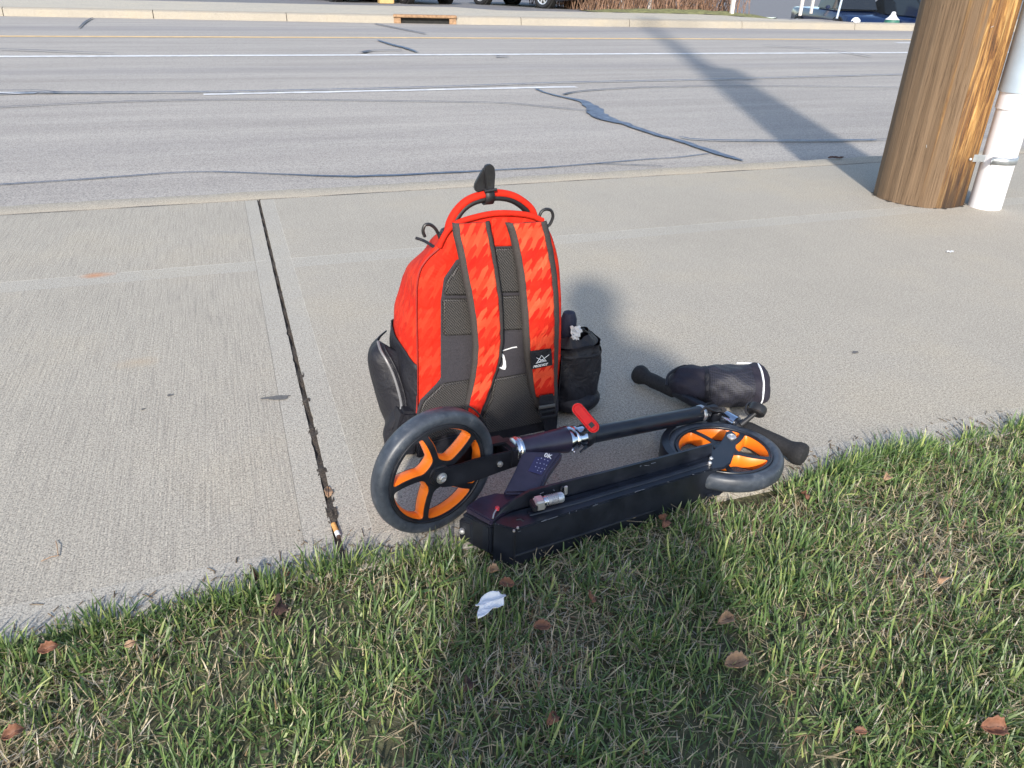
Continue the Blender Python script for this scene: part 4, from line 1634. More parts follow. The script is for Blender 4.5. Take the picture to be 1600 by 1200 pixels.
def plate(pts, w0, th, name, mat, bev=.004, parent=None, segs=3):
    P = [pp(x, y, w0) for x, y in pts]
    vf = prism(P, BN * th)
    vf = bevelled(vf, bev, segs, 40) if bev else vf
    return obj(name, vf, mat, parent or pack, True, uvof(vf[0]))


# back panel and padded mesh fields
plate([(712, 406), (693, 434), (688, 470), (688, 590), (680, 600), (656, 624), (651, 642), (650, 709), (750, 690), (862, 666), (872, 640), (866, 500), (852, 400), (812, 384), (768, 384)], -.001, .005, 'back_panel', M['greycloth'], .002)
PADS = [
    [(716, 409), (697, 436), (691, 460), (745, 460), (742, 412)],
    [(690, 465), (690, 523), (752, 521), (750, 465)],
    [(772, 386), (770, 420), (774, 456), (822, 455), (815, 386)],
    [(776, 461), (780, 515), (826, 513), (824, 460)],
    [(690, 597), (748, 589), (750, 640), (738, 668), (700, 676), (655, 690), (653, 646), (660, 626)],
    [(770, 590), (828, 580), (838, 640), (850, 652), (850, 658), (800, 668), (760, 676), (752, 650), (765, 620)],
]
for P in PADS:
    plate(P, -.005, .009, 'mesh_pad', M['mesh'], .005)
plate([(652, 694), (700, 680), (760, 672), (800, 664), (852, 655), (868, 668), (850, 672), (750, 694), (650, 714)], -.004, .008, 'bottom_binding', M['blackcloth'], .003)

# white mark on the panel beside the strap: a thin dash and a hooked tick
def flatpoly(pts, w, th, name, mat, parent=None):
    P = [pp(x, y, w) for x, y in pts]
    return obj(name, prism(P, BN * th), mat, parent or pack, False)


flatpoly([(782, 549), (790, 545.5), (800, 542.4), (807, 541), (808, 542.6), (800, 543.8), (790, 547)], -.0064, .0012, 'printed_mark', M['white'])
flatpoly([(784.5, 552), (787.5, 555), (790, 565), (790.5, 573), (789, 577.5), (784, 576.5), (779, 573.5), (784, 573.5), (786, 569), (785.5, 560), (783, 554)], -.0064, .0012, 'printed_mark', M['white'])

# shoulder straps
def strap_surf(rows, th, w_of, inset0=0.0, inset1=0.0, lift=0.0, n_across=10, ymin=None, ymax=None):
    ys = [r[0] for r in rows]
    xl = [r[1] for r in rows]
    xr = [r[2] for r in rows]
    y0, y1 = ymin or ys[0], ymax or ys[-1]
    NV = 46
    V, F = [], []
    for j in range(NV + 1):
        y = y0 + (y1 - y0) * j / NV
        l_, r_ = float(np.interp(y, ys, xl)), float(np.interp(y, ys, xr))
        t = (y - ys[0]) / (ys[-1] - ys[0])
        w0 = w_of(t)
        wdt = r_ - l_
        for i in range(n_across + 1):
            s = inset0 + (1 - inset0 - inset1) * i / n_across
            # strap runs down and slightly across, so rows are slanted a little
            yy = y - 3 * (s - .5)
            bul = th * (max(0, 1 - (2 * s - 1) ** 4)) ** .5
            crease = .0012 * math.sin(t * 40 + s * 5) * (1 - abs(2 * s - 1)) + .0008 * math.sin(t * 83 - 6 * s)
            u, v = pw(l_ + wdt * s, yy, -w0)
            V.append(bp_(u, v, -(w0 + bul + lift + crease * (1 if lift else .6))))
        if j:
            for i in range(n_across):
                k = (j - 1) * (n_across + 1) + i
                F.append([k, k + 1, k + n_across + 2, k + n_across + 1])
    return V, F


def strap_part(rows, th, w_of, name, mat, red_mat, s0, s1, ymin=None, ymax=None, label=None):
    st = bpy.data.objects.new(name, None)
    COL.objects.link(st)
    st.parent = pack
    st.location = pp(rows[0][1], rows[0][0], -w_of(0)) - pack.location
    vf = strap_surf(rows, th, w_of, 0, 0, 0, 14)
    o = obj('binding', vf, mat, st, True, uvof(vf[0]))
    md = o.modifiers.new('t', 'SOLIDIFY')
    md.thickness = .007
    md.offset = -1
    vf = strap_surf(rows, th, w_of, s0, s1, .0022, 14, ymin, ymax)
    o2 = obj('red_face', vf, red_mat, st, True, uvof(vf[0]))
    md = o2.modifiers.new('t', 'SOLIDIFY')
    md.thickness = .003
    md.offset = -1
    return st


rowsL = [(346, 706, 765), (366, 708, 769), (390, 714, 774), (427, 721, 780), (465, 729, 785), (502, 735, 787), (535, 738, 787), (565, 737, 783), (600, 732, 771), (628, 726, 760), (650, 722, 750)]
rowsR = [(346, 789, 854), (366, 796, 859), (390, 801, 864), (427, 808, 870), (465, 812, 873), (502, 815, 874), (535, 817, 873), (565, 820, 872), (600, 825, 871), (620, 829, 871), (634, 836, 868)]
wL = lambda t: .010 + .020 * math.sin(math.pi * min(1, t * 1.05)) ** .8
wR = lambda t: .010 + .014 * math.sin(math.pi * min(1, t * 1.02)) ** .8
s1_ = strap_part(rowsL, .009, wL, 'shoulder_strap', M['binding'], M['red'], .15, .17)
s2_ = strap_part(rowsR, .009, wR, 'shoulder_strap', M['binding'], M['red'], .15, .19, None, 616)
s2_['label'] = 'right shoulder strap with black logo patch'

# logo patch
LPp = [(828, 548.5), (861, 544), (863, 570), (829.5, 577)]
wpz = -.0345
lp = obj('logo_patch', bevelled(prism([pp(x, y, wpz) for x, y in LPp], BN * .002), .0006), M['blackcloth'], s2_)
pex = (pp(863, 570, wpz) - pp(829.5, 577, wpz)).normalized()
pey = (pp(828, 548.5, wpz) - pp(829.5, 577, wpz)).normalized()
pez = pex.cross(pey)
text('printed_name', 'PRODIGY', pp(832.0, 574.2, wpz), pex, pey, .0078, M['white'], lp, .35, .0003, .0028)


def stroke(P, ws2, name):
    q = [pp(x, y, wpz) + BN * .0028 for x, y in P]
    q = catmull(q, 4)
    rr = [float(np.interp(i / (len(q) - 1), np.linspace(0, 1, len(ws2)), ws2)) for i in range(len(q))]
    return tube(q, rr, 6, True, 1)


emb = join(stroke([(837, 558), (842, 560.5), (852, 563.5)], [.0004, .0009, .0007], ''),
           stroke([(845, 554.5), (848.5, 558), (852.5, 563.5)], [.0009, .0008, .0004], ''),
           stroke([(845, 554.5), (842, 560), (837.5, 566.5)], [.0005, .0008, .0009], ''),
           stroke([(836, 567), (843, 565), (853, 563)], [.0004, .0009, .0004], ''),
           stroke([(838, 567), (846, 561.5), (857, 553.5)], [.0004, .0008, .0006], ''))
obj('printed_emblem', emb, M['white'], lp, True)
text('printed_tm', '-', pp(856.5, 553.5, wpz), pex, pey, .0035, M['white'], lp, 0, .0002, .0028)

# webbing and ladder-lock buckle on the right strap
def web(pts, wd, name, mat, th=.0016):
    V, F = [], []
    for i, (x0, x1, y, w) in enumerate(pts):
        a, b = pp(x0, y + 1.5, w), pp(x1, y - 1.5, w)
        V += [a, b, b + BW * th, a + BW * th]
        if i:
            k = 4 * (i - 1)
            for j in range(4):
                F.append([k + j, k + 4 + j, k + 4 + (j + 1) % 4, k + (j + 1) % 4])
    F += [[0, 1, 2, 3], [len(V) - 4 + j for j in range(4)][::-1]]
    return obj(name, (V, F), mat, pack)


web([(843, 864, 617, -.0345), (843, 865, 628, -.035), (844, 866, 640, -.036)], 0, 'webbing', M['blackcloth'])
web([(845, 866, 645, -.035), (849, 869, 655, -.034), (851, 870, 668, -.035), (852, 870, 682, -.04), (851, 868, 696, -.03)], 0, 'webbing', M['blackcloth'])
bk = bpy.data.objects.new('buckle', None)
COL.objects.link(bk)
bk.parent = pack
bk.location = pp(855, 642, -.04) - pack.location


def bar_px(x0, y0, x1, y1, w, r_, fl=.6):
    return tube([pp(x0, y0, w), pp(x1, y1, w)], r_, 10, True, fl, BN)


obj('bar', bar_px(842, 637, 867, 633, -.041, .0042), simple('grey_plastic', (.10, .098, .092), .4), bk)
obj('bar', bar_px(843, 645, 868, 641, -.040, .0030), M['blackplastic'], bk)
obj('bar', bar_px(845, 653, 869, 649, -.040, .0034), M['blackplastic'], bk)
obj('side_bar', bar_px(843, 636, 846, 654, -.0395, .0026), M['blackplastic'], bk)
obj('side_bar', bar_px(866, 633, 869, 650, -.0395, .0026), M['blackplastic'], bk)

# top hem, yoke, piping
hem = catmull([pp(x, y, .0) for x, y in [(686, 386), (697, 364), (712, 350), (740, 340), (779, 333), (825, 336), (848, 345)]], 5)
obj('top_hem', tube(hem, .0058, 10), M['redplain'], pack)
plate([(766, 340), (796, 340), (806, 383), (768, 384)], -.002, .007, 'yoke', M['redplain'], .003)
pip = catmull([pp(x, y, -.001) for x, y in [(686, 388), (668, 404), (656, 423), (651, 450), (651, 500), (652, 560), (652, 625), (651, 645)]], 6)
obj('side_piping', tube(pip, .0019, 8), simple('dark_red_piping', (.30, .015, .010), .6), pack)
obj('zipper', tube(catmull([pp(650, 372, .055), pp(662, 376, .042), pp(674, 383, .022), pp(684, 390, .006)], 4), .0030, 8), M['blackcloth'], pack)
obj('zipper', tube(catmull([pp(688, 368, .02), pp(692, 360, .05), pp(700, 357, .06)], 4), .0045, 8), M['blackcloth'], pack)

# carry handle: red upper, dark padded underside
hp = [(700, 362), (704, 346), (714, 329), (730, 314), (752, 305), (776, 302), (800, 306), (818, 316), (830, 328), (835, 342)]
hh = catmull([pp(x, y, .018) for x, y in hp], 5)
obj('carry_handle', tube(hh, .0105, 16, True, .75), M['redplain'], pack)
h2 = catmull([pp(x, y, .014) for x, y in [(708, 352), (714, 340), (724, 327), (738, 317), (756, 311.5), (777, 309), (797, 312), (812, 320), (824, 331)]], 5)
obj('handle_pad', tube(h2, .0072, 12, True, .8), M['mesh'], pack)

# snap clip on the handle
clip = bpy.data.objects.new('handle_clip', None)
COL.objects.link(clip)
clip.parent = pack
clip.location = pp(766, 290, .01) - pack.location


def cpoly(pts, w, th, name):
    return obj(name, bevelled(prism([pp(x, y, w) for x, y in pts], BW * th), .0016, 2, 40), M['blackplastic'], clip)


cpoly([(758, 262), (762, 257.5), (768, 257), (773, 261), (774.5, 272), (773, 296), (761, 297), (759, 280)], .004, .010, 'front_leg')
cpoly([(758, 262), (762, 262), (762, 278), (757, 298), (746, 301), (742, 296), (743, 288), (751, 273)], .012, .009, 'rear_leg')
for yy in (277, 288):
    obj('slot', bevelled(prism([pp(x, y, .0035) for x, y in [(763, yy - 3), (767.5, yy - 3), (767.5, yy + 3), (763, yy + 3)]], BW * .004), .0004), M['dark'], clip)
rg = [pp(767, 309, .0) + (BU * .0 + Z * math.cos(a) * .0165 + BW * (math.sin(a) * .016 + .016)) for a in np.linspace(0, 2 * math.pi, 20)]
V, F = [], []
for i, p in enumerate(rg):
    V += [p - BU * .0095, p + BU * .0085]
    if i:
        F.append([2 * i - 2, 2 * i, 2 * i + 1, 2 * i - 1])
o = obj('strap_ring', (V, F), M['blackplastic'], clip)
md = o.modifiers.new('t', 'SOLIDIFY')
md.thickness = .002
obj('ring_lip', tube([pp(757, 299, .0), pp(776, 296, .0)], .0028, 8), M['blackplastic'], clip)

# cord loops at both shoulders
obj('cord_loop', tube(catmull([pp(x, y, .03) for x, y in [(664, 370), (661, 361), (664, 352), (672, 351), (680, 357), (686, 368), (689, 380)]], 5), .0032, 8), M['blackplastic'], pack)
obj('cord_loop', tube(catmull([pp(x, y, .03) for x, y in [(842, 340), (846, 331), (853, 327), (861, 329), (864, 338), (860, 349), (855, 354)]], 5), .0032, 8), M['blackplastic'], pack)

# left side pouch with a curved zip
zc = catmull([pp(x, y, w) for x, y, w in [(590, 533, .115), (594, 546, .088), (603, 562, .07), (612, 580, .058), (620, 603, .045), (626, 628, .035), (625, 640, .03), (617, 655, .03), (612, 672, .03), (612, 694, .03)]], 4)
sc_ = catmull([pp(x, y, w) for x, y, w in [(588, 534, .125), (578, 545, .12), (575, 562, .12), (576, 580, .12), (583, 606, .12), (591, 630, .12), (598, 648, .115), (602, 662, .11), (602, 676, .10), (603, 690, .085)]], 4)
V, F = [], []
nz = len(zc)
for i in range(nz):
    a, b = zc[i], sc_[i]
    c_ = b + BW * .05 + BU * .035
    kk = min(1, i / 8)
    out = (-BU * .014 + BN * .008) * kk
    inn = a + BU * .045 * kk + BW * .006
    ctrl = [inn, a.lerp(inn, .4), a, a.lerp(b, .35) + out * .9, a.lerp(b, .7) + out * .7, b, b.lerp(c_, .5) - BU * .006, c_]
    for q in catmull(ctrl, 3):
        V.append(q + BU * .0015 * math.sin(i * .9 + q.z * 60))
w_ = len(V) // nz
for i in range(nz - 1):
    for j in range(w_ - 1):
        F.append([i * w_ + j, i * w_ + j + 1, (i + 1) * w_ + j + 1, (i + 1) * w_ + j])
o = obj('side_pouch', (V, F), M['blackcloth'], pack)
md = o.modifiers.new('t', 'SOLIDIFY')
md.thickness = .003
obj('pouch_zipper', tube([p + BN * .003 for p in zc[:26]], .0030, 8), simple('zip_grey', (.16, .16, .17), .35), pack)
obj('pouch_piping', tube([p + BU * .010 + BN * .002 for p in zc[2:26]], .0026, 8), M['blackcloth'], pack)
obj('pouch_cord', tube([p + BN * .003 + BU * (.0012 * math.sin(i * 2.4)) for i, p in enumerate(zc[24:])], .0034, 8), M['blackcloth'], pack)
# lower left corner gusset between pouch and panel
gp = [pp(x, y, .012) for x, y in [(626, 640), (651, 640), (652, 668), (650, 712)]] + [pp(x, y, .03) for x, y in [(612, 702), (606, 690), (612, 668)]]
obj('corner_gusset', bevelled(prism([bp_((p - BA).dot(BU), max(0, p.z), -.001) for p in gp], BW * .05), .006, 2, 40), M['blackcloth'], pack)

# right side bottle pouch
def pouch(u, v, cx, cy, ru, rw, z0, z1, topw=1.0):
    pass


uL, _ = pw(861, 580, .055)
uR, _ = pw(931, 580, .055)
vB, vT = 0.0, pw(928, 528, .055)[1]
cu, ru_ = (uL + uR) / 2, (uR - uL) / 2


def pouch_fn(s, t):
    a = 2 * math.pi * s
    z = .028 + (vT - .028) * t
    k = 1 + .06 * math.sin(math.pi * t) - (.05 if t > .85 else 0) * math.sin((t - .85) / .15 * math.pi)
    e = 2.6
    ca, sa = math.cos(a), math.sin(a)
    rx = abs(ca) ** (2 / e) * math.copysign(1, ca)
    ry = abs(sa) ** (2 / e) * math.copysign(1, sa)
    fold = .0015 * math.sin(7 * a + 9 * t) + .001 * math.sin(13 * a - 21 * t)
    return bp_(cu + (ru_ + fold) * rx * k, z + .004 * math.sin(3 * a) * t, .065 + (.052 + fold) * ry * k)


obj('bottle_pouch', grid_surf(pouch_fn, 56, 26, True), M['blackcloth'], pack)


def pouch_hem(s, t):
    a = 2 * math.pi * s
    z = vT - .028 + .010 * t
    ca, sa = math.cos(a), math.sin(a)
    e = 2.6
    rx = abs(ca) ** (2 / e) * math.copysign(1, ca)
    ry = abs(sa) ** (2 / e) * math.copysign(1, sa)
    k = 1.03 + .04 * math.sin(math.pi * t)
    return bp_(cu + ru_ * rx * k, z + .003 * math.sin(3 * a + 1), .065 + .052 * ry * k)


obj('pouch_hem', grid_surf(pouch_hem, 56, 5, True), M['blackcloth'], pack)


def collar_fn(s, t):
    a = 2 * math.pi * s
    ruf = 1 + .06 * math.sin(11 * a) * t
    k = (1 - .30 * t) * ruf
    return bp_(cu - .004 * t + ru_ * .96 * math.cos(a) * k, vT - .002 + .020 * t + .004 * math.sin(5 * a) * t, .065 + .048 * math.sin(a) * k)


o = obj('pouch_collar', grid_surf(collar_fn, 66, 6, True), M['blackcloth'], pack)
obj('pouch_drawcord', tube(catmull([pp(x, y, .05) for x, y in [(904, 520), (909, 514), (914, 517), (920, 522), (925, 532), (927, 546)]], 5), .0022, 8), M['blackplastic'], pack)
obj('cord_lock', box(pp(910, 516, .05), BU, BW, Z, .012, .008, .009, .002), M['blackplastic'], pack)
bc_ = bp_(cu + .004, .030, .055)


def bulb(s, t):
    a, b = 2 * math.pi * s, math.pi * t
    return bc_ + BU * ((ru_ + .004) * math.cos(a) * math.sin(b)) + BW * (.058 * math.sin(a) * math.sin(b)) + Z * (.031 * math.cos(b))


obj('pouch_base', grid_surf(bulb, 32, 16, True), M['blackcloth'], pack)
# things carried in the pouch stay things of their own
bt = thing('umbrella_cover', 'navy fabric sleeve standing in the right side pouch of the backpack', 'sleeve', pp(884, 545, .07))
obj('sleeve', lathe(pp(883, 590, .07), Z, [(.017, 0), (.0185, .05), (.018, pp(883, 494, .07).z - pp(883, 590, .07).z - .008), (.013, pp(883, 489, .07).z - pp(883, 590, .07).z), (0, pp(883, 487, .07).z - pp(883, 590, .07).z + .002)], 28), cloth('navy_cloth', (.018, .022, .045), .7, .5), bt)


def crumple(c, ex, ey, ez, sx, sy, n, amp, seed, fk_=1.0):
    r2 = np.random.default_rng(seed)
    ph = r2.random((8, 3)) * 6.28
    fr = (r2.random((8, 2)) * 6 + 2) * fk_
    fr[4:] *= 2.2

    def f(u, v):
        a = (u - .5)
        b = (v - .5)
        h = sum(math.sin(fr[i][0] * a * 3 + ph[i][0] + fr[i][1] * b * 4) * amp / (1 + i * .4) for i in range(8))
        th_ = math.atan2(b, a)
        ra = 1 + (.16 * math.sin(2 * th_ + ph[0][1]) + .13 * math.sin(3 * th_ + ph[1][1]) + .10 * math.sin(5 * th_ + ph[2][1]) + .05 * math.sin(8 * th_ + ph[3][1])) * (2 * max(abs(a), abs(b)))
        if max(abs(a), abs(b)) > 0:
            ra *= 1 - .25 * (math.hypot(a, b) / max(abs(a), abs(b)) - 1)
        return c + ex * (a * sx * ra + .15 * h) + ey * (b * sy * ra + .2 * h) + ez * h
    return grid_surf(f, n, n)


tis = crumple(pp(899, 522, .035), BU, Z, BN, .022, .044, 12, .0022, 3)
o = props(obj('tissue', tis, M['paper']), 'white tissue sticking out of the side pouch of the backpack', 'tissue')
md = o.modifiers.new('t', 'SOLIDIFY')
md.thickness = .0008

# ================================================================== FAR SIDE OF THE ROAD
def far_at(px_x, px_y, z):
    return at(px_x, px_y, z)


WH_T = None


def car_wheel(parent, c, axis, rad):
    w = bpy.data.objects.new('wheel', None)
    COL.objects.link(w)
    w.parent = parent
    w.location = c - parent.location
    obj('tyre', lathe(c, axis, [(rad * .66, -.09), (rad * .9, -.10), (rad, -.075), (rad, .075), (rad * .9, .10), (rad * .66, .09)], 28, True), M['blackplastic'], w)
    obj('rim', lathe(c, axis, [(rad * .67, .088), (rad * .62, .085), (rad * .60, .03), (0, .03)], 28), M['dark'], w)
    sp = []
    e1 = Z
    e2 = axis.cross(Z).normalized()
    for k in range(7):
        a = 2 * math.pi * k / 7
        d = e1 * math.cos(a) + e2 * math.sin(a)
        sp.append(box(c + d * rad * .33 + axis * .06, d, axis.cross(d), axis, rad * .62, rad * .15, .03))
    sp.append(lathe(c, axis, [(rad * .66, .07), (rad * .66, .094), (rad * .58, .088), (rad * .57, .06)], 28, True))
    sp.append(lathe(c, axis, [(0, .085), (rad * .13, .08), (rad * .15, .05)], 14))
    obj('spokes', join(*sp), M['alloy'], w, False)


def car(name, label, cat, pos, heading, paint, L=4.1, Wd=1.66, H=1.35, kind='car', group=None):
    """pos: ground point below the middle; heading: direction the nose points"""
    h = Vector((math.sin(R(heading)), math.cos(R(heading)), 0))
    s = Vector((h.y, -h.x, 0))          # right hand side
    t = thing(name, label, cat, pos, group)

    def Q(x, y, z):
        return pos + h * x + s * y + Z * z
    rad = .31 if kind == 'car' else .36
    gc = .20 if kind == 'car' else .34
    # side profile (x along, z) of the lower hull
    belt = H * (.60 if kind == 'car' else .58)
    st = [(-L / 2, .55, belt * .9, .80), (-L / 2 + .12, gc + .05, belt, .93), (-L * .3, gc, belt + .02, 1), (0, gc, belt, 1), (L * .22, gc, belt * .97, 1), (L / 2 - .35, gc, belt * .86, .95), (L / 2 - .08, gc + .03, belt * .74, .86), (L / 2, gc + .12, belt * .60, .74)]
    V, F = [], []
    for (x, z0, z1, k) in st:
        hw = Wd / 2 * k
        zm = (z0 + z1) / 2
        ring = [(-hw * .93, z0), (-hw, z0 + (zm - z0) * .5), (-hw, zm + (z1 - zm) * .4), (-hw * .95, z1 - .03), (-hw * .80, z1), (hw * .80, z1), (hw * .95, z1 - .03), (hw, zm + (z1 - zm) * .4), (hw, z0 + (zm - z0) * .5), (hw * .93, z0)]
        for (y, z) in ring:
            V.append(Q(x, y, z))
    for i in range(len(st) - 1):
        for j in range(10):
            F.append([i * 10 + j, i * 10 + (j + 1) % 10, (i + 1) * 10 + (j + 1) % 10, (i + 1) * 10 + j])
    F += [list(range(10)), [(len(st) - 1) * 10 + j for j in range(10)]]
    o = obj('body', (V, F), paint, t)
    # cabin
    if kind == 'pickup':
        cab = [(-.35, belt - .02, .86), (-.25, H - .06, .74), (.55, H, .74), (1.05, belt - .02, .84)]
    else:
        cab = [(-L * .42, belt - .02, .84), (-L * .30, H - .05, .70), (.25, H, .72), (L * .24, belt - .04, .84)]
    V, F = [], []
    for (x, z, k) in cab:
        V += [Q(x, -Wd / 2 * k, z), Q(x, Wd / 2 * k, z)]
    V2 = V[:]
    F = [[0, 1, 3, 2], [2, 3, 5, 4], [4, 5, 7, 6], [0, 2, 4, 6], [1, 7, 5, 3], [0, 6, 7, 1]]
    obj('cabin', bevelled((V2, F), .05, 2, 20), M['glass'], t)
    obj('roof', bevelled(prism([Q(cab[1][0], -Wd / 2 * .735, H - .035), Q(cab[1][0], Wd / 2 * .735, H - .035), Q(cab[2][0], Wd / 2 * .735, H), Q(cab[2][0], -Wd / 2 * .735, H)], Z * .035), .015), paint, t)
    for sg in (-1, 1):
        for xx in (-L * .30, L * .31):
            obj('wheel_arch', lathe(Q(xx, sg * (Wd / 2 - .06), rad), s * sg, [(rad * 1.18, -.15), (rad * 1.18, .055), (0, .052)], 22), M['dark'], t)
            car_wheel(t, Q(xx, sg * (Wd / 2 - .045), rad), s * sg, rad)
        obj('headlight', lathe(Q(L / 2 - .10, sg * Wd * .345, belt * .66), (h * 1 + s * sg * .25 + Z * .2), [(0, .07), (.10, .055), (.15, .01), (.14, -.08)], 18), M['lamp'], t)
        obj('door_mirror', box(Q(L * .17, sg * (Wd / 2 + .07), belt + .06), h, s, Z, .10, .16, .12, .03), paint, t)
    obj('bumper', box(Q(L / 2 - .04, 0, gc + .12), h, s, Z, .16, Wd * .86, .16, .04), M['blackplastic'], t)
    obj('grille', box(Q(L / 2 + .005, 0, belt * .55), h, s, Z, .05, Wd * .42, .16, .02), M['blackplastic'], t)
    return t


def corner_place(wpx, heading, L, Wd, side, z=.06, tgt=None):
    """ground middle of a car whose front wheel (on the given side) touches the ground at image point wpx"""
    g_ = at(wpx[0], wpx[1], z)
    h = Vector((math.sin(R(heading)), math.cos(R(heading)), 0))
    s = Vector((h.y, -h.x, 0))
    return g_ - h * (L * .31) - s * (side * (Wd / 2 - .045))


GP = 'cars parked across the road'
for (lab, wpx, hd, paint, L) in (('black parked car left of the rusty storm drain, nose to the road', (521, 3), 158, M['carblack'], 3.9),
                                 ('dark grey parked car standing just behind the storm drain', (633, 6), 160, M['cargrey'], 4.1),
                                 ('dark parked car with bright alloy wheel right of the storm drain', (850, 13), 150, M['carblack'], 4.2)):
    p = corner_place(wpx, hd, L, 1.66, 1, .07)
    car('parked_car', lab, 'car', Vector((p.x, p.y, .07)), hd, paint, L, group=GP)
tb = thing('tan_bollard', 'short tan base of a post between two dark parked cars', 'post', at(603, 6, .06))
q = at(603, 6, .06)
obj('base', abox(q.x - .22, q.x + .22, q.y - .2, q.y + .2, .05, .42, .03), M['tan'], tb)
obj('cap', abox(q.x - .24, q.x + .24, q.y - .22, q.y + .22, .42, .47, .015), M['tan'], tb)

# blue vehicles down in the lot on the right
tp_ = at(1312, 30, -.95)
dd = Vector((tp_.x, tp_.y, 0)).normalized()
pp_ = Vector((dd.x * 31, dd.y * 31, -.76))
car('pickup_truck', 'deep blue pickup truck with round white headlights beyond the grass verge', 'truck', pp_, 190, M['carblue'], 4.1, 1.7, 1.65, 'pickup')
q = at(1198, 30, -.9)
dd = Vector((q.x, q.y, 0)).normalized()
car('parked_car', 'low blue car of which only the roof shows over the verge', 'car', Vector((dd.x * 29.0, dd.y * 29.0, -1.38)), 135, M['carblue'], 3.7, 1.6, 1.26)
q = at(1436, 25, -.9)
dd = Vector((q.x, q.y, 0)).normalized()
car('parked_car', 'dark blue car half hidden behind the utility pole', 'car', Vector((dd.x * 30.5, dd.y * 30.5, -.76)), 175, M['carblue'], 4.1, 1.65, 1.4)
q = at(1395, 27, -.4)
dd = Vector((q.x, q.y, 0)).normalized()
q = dd * 27 + Z * -.55
br = thing('barrel', 'green barrel with a white top between the blue truck and the dark car', 'barrel', q)
obj('drum', lathe(q, Z, [(0, 0), (.20, 0), (.22, .1), (.21, .3), (.22, .5), (.20, .60), (0, .61)], 24), M['green'], br)
obj('lid', lathe(q + Z * .61, Z, [(.20, 0), (.13, .05), (.07, .13), (.05, .2), (0, .21)], 24), M['white'], br)

# posts
for (x, yb, w, lab) in ((970, 15, .10, 'left one of three thin white posts behind the far kerb'),
                        (1014, 17, .09, 'middle one of three white posts, where the pole shadow ends'),
                        (1143, 22, .10, 'white post standing alone in front of the dry brush')):
    q = at(x, yb, .07)
    t = thing('white_post', lab, 'post', q, 'white posts behind the far kerb')
    obj('shaft', box(q + Z * .8, X, Y, Z, w, w, 1.7, .01), M['postwhite'], t)
    obj('cap', box(q + Z * 1.67, X, Y, Z, w + .03, w + .03, .05, .01), M['postwhite'], t)
q0, q1 = at(1250, 23, .06), at(1267, 20, .06)
sg = thing('lot_sign', 'blue sign board on two white legs beyond the far kerb', 'sign', (q0 + q1) / 2)
for q in (q0, q1):
    obj('leg', box(q + Z * .30, X, Y, Z, .09, .07, .66, .01), M['postwhite'], sg)
sxv = (q1 - q0)
sxv.z = 0
sxv.normalize()
obj('board', box((q0 + q1) / 2 + Z * .86, sxv, Vector((-sxv.y, sxv.x, 0)), Z, 1.15, .06, .52, .01), M['signblue'], sg)
obj('board_edge', box((q0 + q1) / 2 + Z * .605 - Vector((-sxv.y, sxv.x, 0)) * .04, sxv, Vector((-sxv.y, sxv.x, 0)), Z, 1.0, .02, .03), M['white'], sg)
q = at(1308, 26, .05)
pl = thing('metal_post', 'slim leaning pale metal post in front of the blue truck', 'post', q)
obj('shaft', tube([q - Z * .05, q + Z * 1.9 + X * .16], .035, 12), M['guard'], pl)
obj('bracket', box(q + Z * 1.86 + X * .157, X, Y, Z, .12, .09, .06, .01), M['bracket'], pl)

# dry brush: tangled twigs, stuff
def brush(name, x0, x1, y0, y1, n, hmin, hmax, seed):
    r2 = np.random.default_rng(seed)
    V, F = [], []
    for i in range(n):
        x = x0 + (x1 - x0) * r2.random()
        t_ = y0 + (y1 - y0) * r2.random()
        gx, gy, gz = far_ground(x, t_)
        p = Vector((x, gy, gz))
        hgt = hmin + (hmax - hmin) * r2.random()
        d = Vector((r2.normal() * .35, r2.normal() * .35, 1)).normalized()
        q = p.copy()
        w = .008 + .010 * r2.random()
        segs = 4
        for k in range(segs):
            q2 = q + d * hgt / segs
            s = Vector((d.y + .3, -d.x, 0)).normalized() * w * (1 - k / segs * .7)
            b = len(V)
            V += [q - s, q + s, q2 + s * .8, q2 - s * .8, q + Vector((0, w, 0)), q2 + Vector((0, w * .8, 0))]
            F += [[b, b + 1, b + 2, b + 3], [b + 1, b + 4, b + 5, b + 2]]
            q = q2
            d = (d + Vector((r2.normal() * .35, r2.normal() * .3, r2.normal() * .2))).normalized()
            if k:
                for _ in range(2):
                    e = (d + Vector((r2.normal(), r2.normal(), r2.normal() * .6))).normalized() * (.1 + .2 * r2.random())
                    b = len(V)
                    V += [q - s * .5, q + s * .5, q + e]
                    F += [[b, b + 1, b + 2]]
    o = obj(name, (V, F), M['twig'], None, False)
    return o


props(brush('dry_brush', 10.2, 15.7, 4.2, 8.5, 1500, .5, 1.7, 5), 'tangle of brown leafless brush behind the white posts', 'brush', None, 'stuff')

